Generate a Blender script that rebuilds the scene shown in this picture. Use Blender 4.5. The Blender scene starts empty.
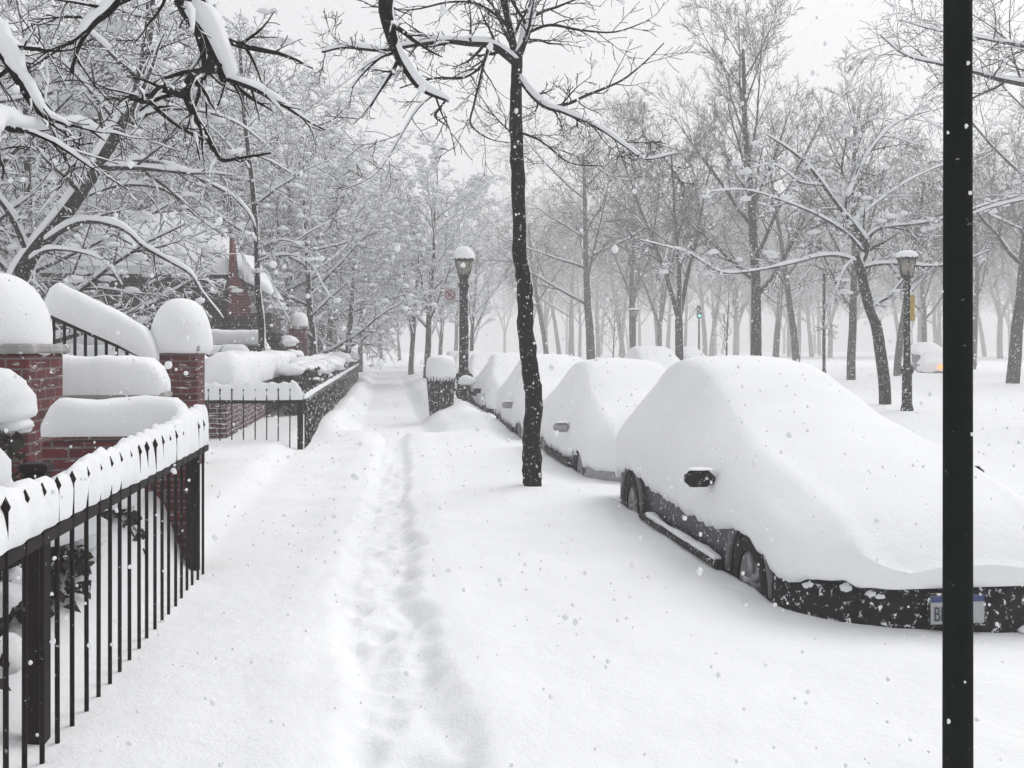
import bpy, math, random
from mathutils import Vector, noise, Matrix

sc = bpy.context.scene
C = sc.collection
R = math.radians
rnd = random.Random(7)
UP = Vector((0, 0, 1))

# ------------------------------------------------------------------ camera
F_PX, HOR, CAM_H = 995.0, 348.0, 1.5
YAW = math.atan(127 / 995)
SA, CA = math.sin(YAW), math.cos(YAW)
cam_d = bpy.data.cameras.new('camera')
cam = bpy.data.objects.new('camera', cam_d)
C.objects.link(cam)
cam_d.sensor_width = 36
cam_d.lens = F_PX * 36 / 1024
cam_d.shift_y = (HOR - 384) / 1024
cam_d.clip_end = 3000
cam_d.clip_start = 0.05
cam.location = (0, 0, CAM_H)
cam.rotation_euler = (R(90), 0, -YAW)
sc.camera = cam


def P(px, py, d):
    """world point seen at a photo position at depth d"""
    xc = (px - 512) / F_PX * d
    return Vector((CA * xc + SA * d, CA * d - SA * xc, CAM_H - (py - HOR) / F_PX * d))


def XY(px, d):
    p = P(px, HOR, d)
    return p.x, p.y


# ------------------------------------------------------------------ materials
def nt(name):
    m = bpy.data.materials.new(name)
    m.use_nodes = True
    t = m.node_tree
    b = t.nodes['Principled BSDF']
    return m, t, b


def N(t, kind, **kw):
    n = t.nodes.new(kind)
    for k, v in kw.items():
        if k in n.inputs.keys():
            n.inputs[k].default_value = v
        else:
            setattr(n, k, v)
    return n


def ramp(t, a, b, ca=(0, 0, 0, 1), cb=(1, 1, 1, 1)):
    r = t.nodes.new('ShaderNodeValToRGB')
    r.color_ramp.elements[0].position = a
    r.color_ramp.elements[1].position = b
    r.color_ramp.elements[0].color = ca
    r.color_ramp.elements[1].color = cb
    return r


def mat_plain(name, col, rough=0.6, metal=0.0, snow=0.0, snow_scale=14, var=0.25, bump=0.0, wind=0.0, spec=None):
    """paint/stone/bark with tonal variation and clinging snow specks"""
    m, t, b = nt(name)
    L = t.links
    tc = N(t, 'ShaderNodeNewGeometry')
    n1 = N(t, 'ShaderNodeTexNoise', Scale=6.0, Detail=5.0)
    L.new(tc.outputs['Position'], n1.inputs['Vector'])
    r1 = ramp(t, 0.3, 0.7, tuple(c * (1 - var) for c in col) + (1,), tuple(min(1, c * (1 + var)) for c in col) + (1,))
    L.new(n1.outputs['Fac'], r1.inputs['Fac'])
    out = r1.outputs['Color']
    b.inputs['Roughness'].default_value = rough
    b.inputs['Metallic'].default_value = metal
    b.inputs['Specular IOR Level'].default_value = spec if spec is not None else (.12 if max(col) < .06 else .5)
    if snow > 0:
        n2 = N(t, 'ShaderNodeTexNoise', Scale=float(snow_scale), Detail=6.0, Roughness=0.7)
        L.new(tc.outputs['Position'], n2.inputs['Vector'])
        th = 0.72 - 0.32 * snow
        r2 = ramp(t, th, th + 0.06)
        L.new(n2.outputs['Fac'], r2.inputs['Fac'])
        mx = N(t, 'ShaderNodeMix', data_type='RGBA')
        fac = r2.outputs['Color']
        if wind > 0:      # snow plastered on the windward side
            dt = N(t, 'ShaderNodeVectorMath', operation='DOT_PRODUCT')
            L.new(tc.outputs['Normal'], dt.inputs[0])
            dt.inputs[1].default_value = (.88, .45, .15)
            n4 = N(t, 'ShaderNodeTexNoise', Scale=3.0, Detail=6.0, Roughness=0.65)
            L.new(tc.outputs['Position'], n4.inputs['Vector'])
            ad = N(t, 'ShaderNodeMath', operation='ADD')
            L.new(dt.outputs['Value'], ad.inputs[0])
            L.new(n4.outputs['Fac'], ad.inputs[1])
            r4 = ramp(t, .5, 1.0)
            sb = N(t, 'ShaderNodeMath', operation='SUBTRACT')
            L.new(ad.outputs[0], sb.inputs[0])
            sb.inputs[1].default_value = .75 - .35 * wind
            L.new(sb.outputs[0], r4.inputs['Fac'])
            r4.color_ramp.elements[1].position = .58
            mxm = N(t, 'ShaderNodeMath', operation='MAXIMUM')
            L.new(r2.outputs['Color'], mxm.inputs[0])
            L.new(r4.outputs['Color'], mxm.inputs[1])
            fac = mxm.outputs[0]
        L.new(fac, mx.inputs['Factor'])
        L.new(out, mx.inputs['A'])
        mx.inputs['B'].default_value = (0.8, 0.81, 0.83, 1)
        out = mx.outputs['Result']
    L.new(out, b.inputs['Base Color'])
    if bump > 0:
        n3 = N(t, 'ShaderNodeTexNoise', Scale=40.0, Detail=4.0)
        L.new(tc.outputs['Position'], n3.inputs['Vector'])
        bp = N(t, 'ShaderNodeBump', Strength=bump, Distance=0.02)
        L.new(n3.outputs['Fac'], bp.inputs['Height'])
        L.new(bp.outputs['Normal'], b.inputs['Normal'])
    return m


def mat_snow(name, col=(0.84, 0.85, 0.865), scale=25.0, strength=0.25, dist=0.02):
    m, t, b = nt(name)
    L = t.links
    g = N(t, 'ShaderNodeNewGeometry')
    n1 = N(t, 'ShaderNodeTexNoise', Scale=scale, Detail=6.0, Roughness=0.65)
    L.new(g.outputs['Position'], n1.inputs['Vector'])
    n2 = N(t, 'ShaderNodeTexNoise', Scale=1.3, Detail=3.0)
    L.new(g.outputs['Position'], n2.inputs['Vector'])
    r = ramp(t, 0.3, 0.7, tuple(c * 0.97 for c in col) + (1,), tuple(min(.9, c * 1.02) for c in col) + (1,))
    L.new(n2.outputs['Fac'], r.inputs['Fac'])
    L.new(r.outputs['Color'], b.inputs['Base Color'])
    b.inputs['Roughness'].default_value = 0.75
    b.inputs['Specular IOR Level'].default_value = 0.2
    n3 = N(t, 'ShaderNodeTexNoise', Scale=scale * 4.5, Detail=4.0, Roughness=0.7)
    L.new(g.outputs['Position'], n3.inputs['Vector'])
    mh = N(t, 'ShaderNodeMath', operation='MULTIPLY_ADD')
    L.new(n3.outputs['Fac'], mh.inputs[0])
    mh.inputs[1].default_value = .45
    L.new(n1.outputs['Fac'], mh.inputs[2])
    bp = N(t, 'ShaderNodeBump', Strength=strength, Distance=dist)
    L.new(mh.outputs[0], bp.inputs['Height'])
    L.new(bp.outputs['Normal'], b.inputs['Normal'])
    return m


def mat_brick(name, c1, c2, mortar=(0.14, 0.11, 0.11), sc_=(1, 1), snow=0.25):
    m, t, b = nt(name)
    L = t.links
    g = N(t, 'ShaderNodeNewGeometry')
    s = N(t, 'ShaderNodeSeparateXYZ')
    L.new(g.outputs['Position'], s.inputs[0])
    a = N(t, 'ShaderNodeMath', operation='ADD')
    L.new(s.outputs['X'], a.inputs[0])
    L.new(s.outputs['Y'], a.inputs[1])
    cb = N(t, 'ShaderNodeCombineXYZ')
    L.new(a.outputs[0], cb.inputs['X'])
    L.new(s.outputs['Z'], cb.inputs['Y'])
    br = t.nodes.new('ShaderNodeTexBrick')
    br.inputs['Scale'].default_value = 1.0
    br.inputs['Brick Width'].default_value = 0.21 * sc_[0]
    br.inputs['Row Height'].default_value = 0.075 * sc_[1]
    br.inputs['Mortar Size'].default_value = 0.008
    br.inputs['Color1'].default_value = c1 + (1,)
    br.inputs['Color2'].default_value = c2 + (1,)
    br.inputs['Mortar'].default_value = mortar + (1,)
    L.new(cb.outputs[0], br.inputs['Vector'])
    n2 = N(t, 'ShaderNodeTexNoise', Scale=9.0, Detail=7.0, Roughness=0.7)
    mp = N(t, 'ShaderNodeMapping')
    mp.inputs['Scale'].default_value = (.55, .55, 4.5)
    L.new(g.outputs['Position'], mp.inputs['Vector'])
    L.new(mp.outputs[0], n2.inputs['Vector'])
    th = 0.72 - 0.32 * snow
    r2 = ramp(t, th, th + 0.05)
    L.new(n2.outputs['Fac'], r2.inputs['Fac'])
    mx = N(t, 'ShaderNodeMix', data_type='RGBA')
    L.new(r2.outputs['Color'], mx.inputs['Factor'])
    L.new(br.outputs['Color'], mx.inputs['A'])
    mx.inputs['B'].default_value = (0.78, 0.79, 0.81, 1)
    L.new(mx.outputs['Result'], b.inputs['Base Color'])
    b.inputs['Roughness'].default_value = 0.85
    bp = N(t, 'ShaderNodeBump', Strength=0.6, Distance=0.01)
    L.new(br.outputs['Fac'], bp.inputs['Height'])
    bp.invert = True
    L.new(bp.outputs['Normal'], b.inputs['Normal'])
    return m


def mat_emit(name, col, s):
    m, t, b = nt(name)
    b.inputs['Base Color'].default_value = col + (1,)
    b.inputs['Emission Color'].default_value = col + (1,)
    b.inputs['Emission Strength'].default_value = s
    return m


M = {}
M['snow'] = mat_snow('snow', strength=0.5, dist=0.02)
M['ground'] = mat_snow('snow_ground', scale=14.0, strength=0.5, dist=0.03)
M['treesnow'] = mat_snow('branch_snow', col=(0.8, 0.81, 0.83), strength=0.15)
M['bark'] = mat_plain('bark', (0.02, 0.016, 0.015), 0.9, snow=0.42, snow_scale=22, bump=0.8, wind=.8)
M['bark_dark'] = mat_plain('bark_dark', (0.012, 0.008, 0.0075), 0.9, snow=0.36, snow_scale=24, bump=1.0, wind=.45)
M['bark_park'] = mat_plain('bark_park', (0.020, 0.016, 0.0155), 0.9, snow=0.36, snow_scale=12, bump=0.6, wind=.6)
M['iron'] = mat_plain('iron_paint', (0.010, 0.005, 0.005), 0.55, snow=0.22, snow_scale=30)
M['iron_snowy'] = mat_plain('iron_snowy', (0.016, 0.012, 0.012), 0.6, snow=0.55, snow_scale=16)
M['iron_green'] = mat_plain('dark_green_paint', (0.004, 0.006, 0.0055), 0.7, snow=0.14, snow_scale=30, spec=.04)
M['iron_lamp'] = mat_plain('lamp_paint', (0.007, 0.009, 0.0085), 0.6, snow=0.45, snow_scale=18, wind=.5)
M['brick'] = mat_brick('red_brick', (0.115, 0.009, 0.014), (0.06, 0.007, 0.010), snow=0.36)
M['brick_wall'] = mat_brick('brick_snowy', (0.085, 0.02, 0.022), (0.05, 0.014, 0.016), mortar=(0.3, 0.29, 0.3), snow=0.5)
M['brick_dark'] = mat_brick('dark_brick', (0.04, 0.016, 0.017), (0.028, 0.012, 0.013), mortar=(0.12, 0.11, 0.11), snow=0.12)
M['red_trim'] = mat_brick('red_trim', (0.14, 0.02, 0.025), (0.11, 0.016, 0.02), mortar=(0.2, 0.1, 0.1), snow=0.3)
M['stone'] = mat_plain('coping_stone', (0.3, 0.29, 0.28), 0.85, snow=0.4)
M['lip'] = mat_plain('arch_trim', (0.09, 0.09, 0.095), 0.6, snow=0.4, snow_scale=20)
M['rubber'] = mat_plain('rubber', (0.015, 0.015, 0.016), 0.8, snow=0.35, snow_scale=16)
M['rim'] = mat_plain('rim_alloy', (0.30, 0.30, 0.31), 0.45, metal=0.6, snow=0.35, snow_scale=16)
M['glass_dark'] = mat_plain('dark_glass', (0.02, 0.022, 0.025), 0.1)
M['lampglass'] = mat_plain('lamp_glass', (0.22, 0.20, 0.165), 0.25, snow=0.25)
M['plate'] = mat_plain('plate_white', (0.36, 0.37, 0.38), 0.5, var=0.1, snow=.1)
M['plate_blue'] = mat_plain('plate_blue', (0.03, 0.05, 0.16), 0.5, var=0.1)
M['ink'] = mat_plain('plate_ink', (0.03, 0.03, 0.06), 0.5)
M['headlight'] = mat_plain('headlight_lens', (0.5, 0.5, 0.52), 0.15)
M['leaf'] = mat_plain('shrub_leaf', (0.045, 0.04, 0.032), 0.8, snow=0.35, snow_scale=20)
M['yellow'] = mat_plain('yellow_sign', (0.36, 0.23, 0.02), 0.5, snow=0.1)
M['red_sign'] = mat_plain('red_sign', (0.22, 0.008, 0.018), 0.5, var=0.05)
M['black_sign'] = mat_plain('black_sign', (0.02, 0.02, 0.02), 0.5)
M['orange_lit'] = mat_emit('orange_lamp', (1.0, 0.2, 0.04), 3.0)
M['green_lit'] = mat_emit('green_lamp', (0.1, 1.0, 0.7), 12.0)
M['black_plastic'] = mat_plain('black_plastic', (0.015, 0.015, 0.016), 0.6, snow=0.42, snow_scale=24)


def paint(name, col, snow=0.4):
    return mat_plain(name, col, 0.35, snow=snow, snow_scale=26, var=0.15)


# ------------------------------------------------------------------ mesh helpers
class MB:
    def __init__(self):
        self.v = []
        self.f = []

    def add(self, vs, fs):
        o = len(self.v)
        self.v.extend([tuple(a) for a in vs])
        self.f.extend([tuple(i + o for i in q) for q in fs])

    def box(self, c, s, rz=0.0, bevel=0.0):
        hx, hy, hz = s[0] / 2, s[1] / 2, s[2] / 2
        cr, sr = math.cos(rz), math.sin(rz)
        b = min(bevel, hx * .9, hy * .9, hz * .9)
        if b <= 0:
            vs = [(x, y, z) for z in (-hz, hz) for (x, y) in ((-hx, -hy), (hx, -hy), (hx, hy), (-hx, hy))]
            fs = [(3, 2, 1, 0), (4, 5, 6, 7), (0, 1, 5, 4), (1, 2, 6, 5), (2, 3, 7, 6), (3, 0, 4, 7)]
        else:
            vs = []
            rings = [(-hz, b), (-hz + b, 0), (hz - b, 0), (hz, b)]
            for z, i in rings:
                x, y = hx - i, hy - i
                k = b if i == 0 else b * .5
                for (px, py) in ((-x + k, -y), (x - k, -y), (x, -y + k), (x, y - k), (x - k, y), (-x + k, y), (-x, y - k), (-x, -y + k)):
                    vs.append((px, py, z))
            fs = [tuple(reversed(range(8))), tuple(range(24, 32))]
            for r in range(3):
                for i in range(8):
                    j = (i + 1) % 8
                    fs.append((r * 8 + i, r * 8 + j, r * 8 + 8 + j, r * 8 + 8 + i))
        self.add([(c[0] + x * cr - y * sr, c[1] + x * sr + y * cr, c[2] + z) for x, y, z in vs], fs)

    def lathe(self, prof, n=20, c=(0, 0, 0), jit=0.0, seed=0, axis='Z', cap=True):
        vs, fs = [], []
        for k, (r, z) in enumerate(prof):
            for i in range(n):
                a = 2 * math.pi * i / n
                x, y = math.cos(a), math.sin(a)
                rr = r
                zz = z
                if jit:
                    q = noise.noise(Vector((x * 1.3 + seed * 7.1, y * 1.3, z * 3 + seed)))
                    rr = r * (1 + jit * q)
                    zz = z + jit * r * .5 * q
                vs.append((x * rr, y * rr, zz))
        m = len(prof)
        for k in range(m - 1):
            for i in range(n):
                j = (i + 1) % n
                fs.append((k * n + i, k * n + j, (k + 1) * n + j, (k + 1) * n + i))
        if cap:
            fs.append(tuple(reversed(range(n))))
            fs.append(tuple(range((m - 1) * n, m * n)))
        if axis == 'X':
            vs = [(z, x, y) for x, y, z in vs]
        elif axis == 'Y':
            vs = [(y, z, x) for x, y, z in vs]
        self.add([(c[0] + x, c[1] + y, c[2] + z) for x, y, z in vs], fs)

    def tube(self, pts, rads, n=6, cap=True):
        k = len(pts)
        if k < 2:
            return
        vs, fs = [], []
        d = (pts[1] - pts[0]).normalized()
        ref = Vector((1, 0, 0)) if abs(d.x) < .8 else Vector((0, 1, 0))
        u = d.cross(ref).normalized()
        for i in range(k):
            if i == 0:
                dd = pts[1] - pts[0]
            elif i == k - 1:
                dd = pts[-1] - pts[-2]
            else:
                dd = pts[i + 1] - pts[i - 1]
            dd = dd.normalized()
            u = (u - dd * u.dot(dd))
            if u.length < 1e-6:
                u = dd.orthogonal()
            u.normalize()
            w = dd.cross(u)
            r = rads[i]
            p = pts[i]
            for j in range(n):
                a = 2 * math.pi * j / n
                ca, sa = math.cos(a) * r, math.sin(a) * r
                vs.append((p.x + u.x * ca + w.x * sa, p.y + u.y * ca + w.y * sa, p.z + u.z * ca + w.z * sa))
        for i in range(k - 1):
            for j in range(n):
                j2 = (j + 1) % n
                fs.append((i * n + j, i * n + j2, i * n + n + j2, i * n + n + j))
        if cap:
            fs.append(tuple(reversed(range(n))))
            fs.append(tuple(range((k - 1) * n, k * n)))
        self.add(vs, fs)

    def snow_tube(self, pts, rads, th, n=5):
        """snow riding on top of a branch: taller than wide"""
        k = len(pts)
        vs, fs = [], []
        for i in range(k):
            a = pts[max(0, i - 1)]
            b = pts[min(k - 1, i + 1)]
            dd = (b - a)
            if dd.length < 1e-6:
                dd = Vector((1, 0, 0))
            dd.normalize()
            side = dd.cross(UP)
            if side.length < .05:
                side = Vector((1, 0, 0))
            side.normalize()
            up = side.cross(dd)
            t = th[i]
            w = rads[i] * .9 * min(1, t / (rads[i] * .5 + 1e-5)) + t * .42
            c = pts[i] + up * (rads[i] * .35 + t * .4)
            h = t * .62 + rads[i] * .25
            if t <= 1e-5:
                w, h, c = rads[i] * .3, rads[i] * .3, pts[i]
            for j in range(n):
                an = 2 * math.pi * (j + .5) / n
                q = c + side * (w * math.cos(an)) + up * (h * math.sin(an))
                vs.append(q[:])
        for i in range(k - 1):
            for j in range(n):
                j2 = (j + 1) % n
                fs.append((i * n + j, i * n + j2, i * n + n + j2, i * n + n + j))
        fs.append(tuple(reversed(range(n))))
        fs.append(tuple(range((k - 1) * n, k * n)))
        self.add(vs, fs)

    def lump(self, c, s, seed=0, jit=.25, n=8, m=5, flat=.35):
        """a soft snow pillow: rounded above, flatter below"""
        vs, fs = [], []
        for k in range(m + 1):
            ph = -math.pi / 2 + math.pi * k / m
            for i in range(n):
                a = 2 * math.pi * i / n
                x, y, z = math.cos(ph) * math.cos(a), math.cos(ph) * math.sin(a), math.sin(ph)
                q = 1 + jit * noise.noise(Vector((x * 1.4 + seed * 3.7, y * 1.4 - seed, z * 1.4 + seed * 1.3)))
                if z < 0:
                    z *= flat
                vs.append((c[0] + x * s[0] * q, c[1] + y * s[1] * q, c[2] + z * s[2] * q))
        for k in range(m):
            for i in range(n):
                j = (i + 1) % n
                fs.append((k * n + i, k * n + j, (k + 1) * n + j, (k + 1) * n + i))
        self.add(vs, fs)

    def cap(self, path, w, h, seed=0, step=.06, jit=.12, ribs=0.0, rib_step=.17, rib0=0.0, n=12, sag=0.35, square=.55, grow=0.0):
        """snow lying along a wall or rail: path of points on the resting edge"""
        pts = []
        for a, b in zip(path[:-1], path[1:]):
            a, b = Vector(a), Vector(b)
            k = max(2, int((b - a).length / step))
            for i in range(k):
                pts.append(a.lerp(b, i / k))
        pts.append(Vector(path[-1]))
        tot = sum((pts[i + 1] - pts[i]).length for i in range(len(pts) - 1))
        vs, fs = [], []
        s = 0
        k = len(pts)
        for i in range(k):
            if i:
                s += (pts[i] - pts[i - 1]).length
            a, b = pts[max(0, i - 2)], pts[min(k - 1, i + 2)]
            d = (b - a).normalized()
            side = d.cross(UP).normalized()
            e = min(s, tot - s)
            es = min(1, math.sqrt(max(0.0, e / (h * .45)) + 1e-4) * .62 + .38) if e < h * .45 else 1.0
            rb = 1 + ribs * (math.cos(2 * math.pi * (s - rib0) / rib_step))
            for j in range(n):
                an = math.pi * (-.12 + 1.24 * j / (n - 1))
                ca, sa = math.cos(an), math.sin(an)
                x = math.copysign(abs(ca) ** square, ca)
                z = math.copysign(abs(sa) ** square, sa)
                if sa < 0:
                    z *= .5
                p = pts[i]
                q = 1 + 1.6 * jit * noise.noise(Vector((p.x * 2.1 + seed, p.y * 2.1, x * .8 + z))) + jit * .5 * noise.noise(Vector((p.x * 7 + seed, p.y * 7, x + z * 2)))
                xx = x * w / 2 * q * rb * (.6 + .4 * es)
                zz = z * h * (1 + grow * s / tot) * q * (.5 + .5 * rb) * es
                if z < 0:
                    zz = z * h * sag
                vs.append((p + side * xx + UP * zz)[:])
        for i in range(k - 1):
            for j in range(n):
                j2 = (j + 1) % n
                fs.append((i * n + j, i * n + n + j, i * n + n + j2, i * n + j2))
        fs.append(tuple(range(n)))
        fs.append(tuple(reversed(range((k - 1) * n, k * n))))
        self.add(vs, fs)

    def build(self, name, mat, parent=None, smooth=True, loc=None):
        me = bpy.data.meshes.new(name)
        me.from_pydata(self.v, [], self.f)
        me.materials.append(mat)
        if smooth:
            me.polygons.foreach_set('use_smooth', [True] * len(me.polygons))
        me.update()
        o = bpy.data.objects.new(name, me)
        C.objects.link(o)
        if parent:
            o.parent = parent
        if loc is not None:
            o.location = loc
        return o


def sharp(o, ang=35):
    me = o.data
    me.set_sharp_from_angle(angle=R(ang))
    return o


def tag(o, label=None, cat=None, group=None, kind=None):
    if label:
        o['label'] = label
    if cat:
        o['category'] = cat
    if group:
        o['group'] = group
    if kind:
        o['kind'] = kind
    return o


def thing(name, label, cat, loc=(0, 0, 0), group=None, rz=0.0):
    o = bpy.data.objects.new(name, None)
    C.objects.link(o)
    o.location = loc
    o.rotation_euler = (0, 0, rz)
    o.empty_display_size = .2
    return tag(o, label, cat, group)


def to_mesh(fo):
    dg = bpy.context.evaluated_depsgraph_get()
    dg.update()
    me = bpy.data.meshes.new_from_object(fo.evaluated_get(dg))
    n = fo.name
    fo.name = 'old'
    o = bpy.data.objects.new(n, me)
    C.objects.link(o)
    o.parent = fo.parent
    o.location, o.rotation_euler, o.scale = fo.location, fo.rotation_euler, fo.scale
    bpy.data.objects.remove(fo)
    return o


def copy_tree(o, parent=None):
    c = o.copy()
    C.objects.link(c)
    c.parent = parent
    for ch in o.children:
        copy_tree(ch, c)
    return c


def sm(a, b, x):
    t = max(0.0, min(1.0, (x - a) / (b - a)))
    return t * t * (3 - 2 * t)


def interp(tab, x):
    """smooth interpolation of a sorted table"""
    if x <= tab[0][0]:
        return tab[0][1]
    for i in range(len(tab) - 1):
        x0, y0 = tab[i]
        x1, y1 = tab[i + 1]
        if x <= x1:
            t = (x - x0) / (x1 - x0)
            pm = tab[i - 1][1] if i > 0 else y0
            pn = tab[i + 2][1] if i + 2 < len(tab) else y1
            dm = tab[i - 1][0] if i > 0 else x0 - (x1 - x0)
            dn = tab[i + 2][0] if i + 2 < len(tab) else x1 + (x1 - x0)
            m0 = (y1 - pm) / (x1 - dm) * (x1 - x0)
            m1 = (pn - y0) / (dn - x0) * (x1 - x0)
            lo, hi = min(y0, y1), max(y0, y1)
            t2, t3 = t * t, t * t * t
            v = (2 * t3 - 3 * t2 + 1) * y0 + (t3 - 2 * t2 + t) * m0 + (-2 * t3 + 3 * t2) * y1 + (t3 - t2) * m1
            return max(lo, min(hi, v)) if abs(hi - lo) > 1e-9 else v
    return tab[-1][1]


# ------------------------------------------------------------------ ground
CARS = [  # x0, x1, y front, y rear   (parked row at the kerb, fronts towards the camera)
    (2.28, 4.02, 5.08, 9.85),
    (2.33, 4.08, 10.85, 15.2),
    (2.30, 4.05, 16.1, 20.6),
    (2.32, 4.05, 22.2, 26.5),
    (2.35, 4.10, 28.3, 32.6),
    (2.30, 4.05, 34.2, 38.6),
    (2.35, 4.10, 40.5, 44.8),
]
PATH_T = [(0, .09), (3.5, .07), (4.3, .04), (5.9, -.03), (9.8, .02), (16.2, .13), (20, .15)]
PATH_X = lambda y: interp(PATH_T, y) + .02 * math.sin(y * 1.7 + 1)


def hN(x, y, s, z=0.0):
    return noise.noise(Vector((x * s, y * s, z)))


def ground_h(x, y, fine=True):
    z = .035 * hN(x, y, .4) + .015 * hN(x, y, 1.4, 3.1)
    if abs(x) < 30 and 0 < y < 60:
        z += .008 * hN(x, y, 4.5, 8.1) + .006 * noise.noise(Vector((x * 3.2 + y * 1.2, y * 1.1 - x * .5, 4.4)))
        if fine and y < 20 and -3 < x < 5:
            z += .003 * hN(x, y, 13, 1.1)
        # trodden trail
        if y < 18:
            dx = x - PATH_X(y)
            wob = .09 * hN(x, y, 1.8, 5.5) + .04 * hN(x, y, 5.0, 2.5)
            tr = (1 - sm(.13, .29, abs(dx + wob)))
            z -= tr * (.080 + .025 * hN(x, y, 3.1, 2.2))
            if tr > 0:
                z += tr * (.024 * hN(x, y, 5.5, 9.2) + .020 * hN(x, y, 9, 3.2) + .010 * hN(x, y, 21, 1.2) + .014 * hN(x, y, 15, 4.4))
                k0 = round(y / .33)
                for k in (k0 - 1, k0, k0 + 1):
                    fx = PATH_X(k * .33) + (.07 if k % 2 else -.07) + .09 * math.sin(k * 12.9)
                    fy = k * .33 + .13 * math.sin(k * 7.7)
                    q = ((x - fx) / .06) ** 2 + ((y - fy) / .115) ** 2
                    if q < 4:
                        z -= (.026 + .018 * math.sin(k * 5.3)) * math.exp(-q * q * .6)
            # soft shoulder of snow kicked beside the trail
            z += .014 * math.exp(-((abs(dx) - .47) / .14) ** 2) * (1 + hN(x, y, 2.2, 7))
            # wide older shallow depression left of the trail
            z -= .012 * math.exp(-((dx + .75) / .35) ** 2) * sm(4, 8, y)
        # cleared stretch beyond the bank
        clear = sm(17.4, 18.6, y + .3 * hN(x, y, .9)) * sm(-.95, -.45, x) * (1 - sm(.75, 1.25, x)) * (1 - .6 * sm(30, 48, y))
        z -= .26 * clear
        # banks thrown up at its near end and sides
        z += .11 * math.exp(-((y - 16.7) / .7) ** 2) * sm(-1.2, -.5, x) * (1 - sm(1.6, 2.1, x)) * (1 - .75 * math.exp(-((x - PATH_X(y)) / .3) ** 2)) * (1 + .7 * hN(x, y, 1.6))
        z += (.16 + .10 * hN(x, y, 1.1, 6)) * math.exp(-((x + 1.0) / .32) ** 2) * sm(15.5, 18.5, y)
        z += (.24 + .14 * hN(x, y, 1.0, 4)) * math.exp(-((x - 1.72) / .42) ** 2) * sm(16.5, 20, y) * (1 - .5 * sm(30, 45, y))
        # ring of snow round the kerb tree
        q = (x - 1.58) ** 2 + (y - 10.62) ** 2
        z += .04 * math.exp(-q / .35) - .05 * math.exp(-q / .02)
        # front gardens
        if y < 60:
            z += .14 * (1 - sm(-1.6, -1.25, x)) * (1 + .5 * hN(x, y, .9, 12))
            # drift lying against the low wall by the railing corner
            z += (.40 + .12 * hN(x, y, 1.7, 21)) * sm(4.6, 6.7, y) * (1 - sm(7.1, 7.3, y)) * (1 - sm(-1.56, -1.33, x)) * sm(-2.25, -1.95, x)
    # street: lower than the pavement, and the hollows round the parked cars
    z -= .12 * sm(2.4, 4.6, x) * (1 - sm(10.2, 11.2, x)) * sm(3.0, 5.2, y + (x - 2) * .2)
    z += .06 * sm(10.2, 11.6, x) + .09 * sm(10.5, 13, x) * hN(x, y, .22, 15) + .03 * sm(10.5, 13, x) * hN(x, y, .8, 25)
    for (x0, x1, y0, y1) in CARS:
        if y0 - .5 < y < y1 + .5 and x0 - .5 < x < x1 + .5:
            u_ = min(1, abs((x - (x0 + x1) / 2) / ((x1 - x0) / 2)))
            y0 = y0 + .52 * (1 - math.sqrt(1 - u_ * u_)) * (1 - sm(.35, .8, y - y0))
            e = sm(x0 - .03, x0 + .1, x) * (1 - sm(x1 - .1, x1 + .12, x)) * sm(y0 - .02, y0 + .12, y) * (1 - sm(y1 - .08, y1 + .08, y))
            z -= .22 * e
    return z


def axis(fine, spans):
    out = [fine[0]]
    x = fine[0]
    while x < fine[1]:
        x += fine[2]
        out.append(x)
    hi, st = x, fine[2]
    while hi < spans[1]:
        st *= 1.09
        hi += st
        out.append(min(hi, spans[1]))
    lo, st = fine[0], fine[2]
    pre = []
    while lo > spans[0]:
        st *= 1.09
        lo -= st
        pre.append(max(lo, spans[0]))
    return pre[::-1] + out


GX = axis((-1.0, 2.6, .026), (-200.0, 240.0))
GY = axis((2.6, 11.0, .034), (-30.0, 330.0))
vs = [(x, y, ground_h(x, y)) for y in GY for x in GX]
nx = len(GX)
fs = [(j * nx + i, j * nx + i + 1, (j + 1) * nx + i + 1, (j + 1) * nx + i) for j in range(len(GY) - 1) for i in range(nx - 1)]
g = MB()
g.add(vs, fs)
go = g.build('ground', M['ground'])
tag(go, kind='structure', label='deep fresh snow over pavement, street and park')

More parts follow.
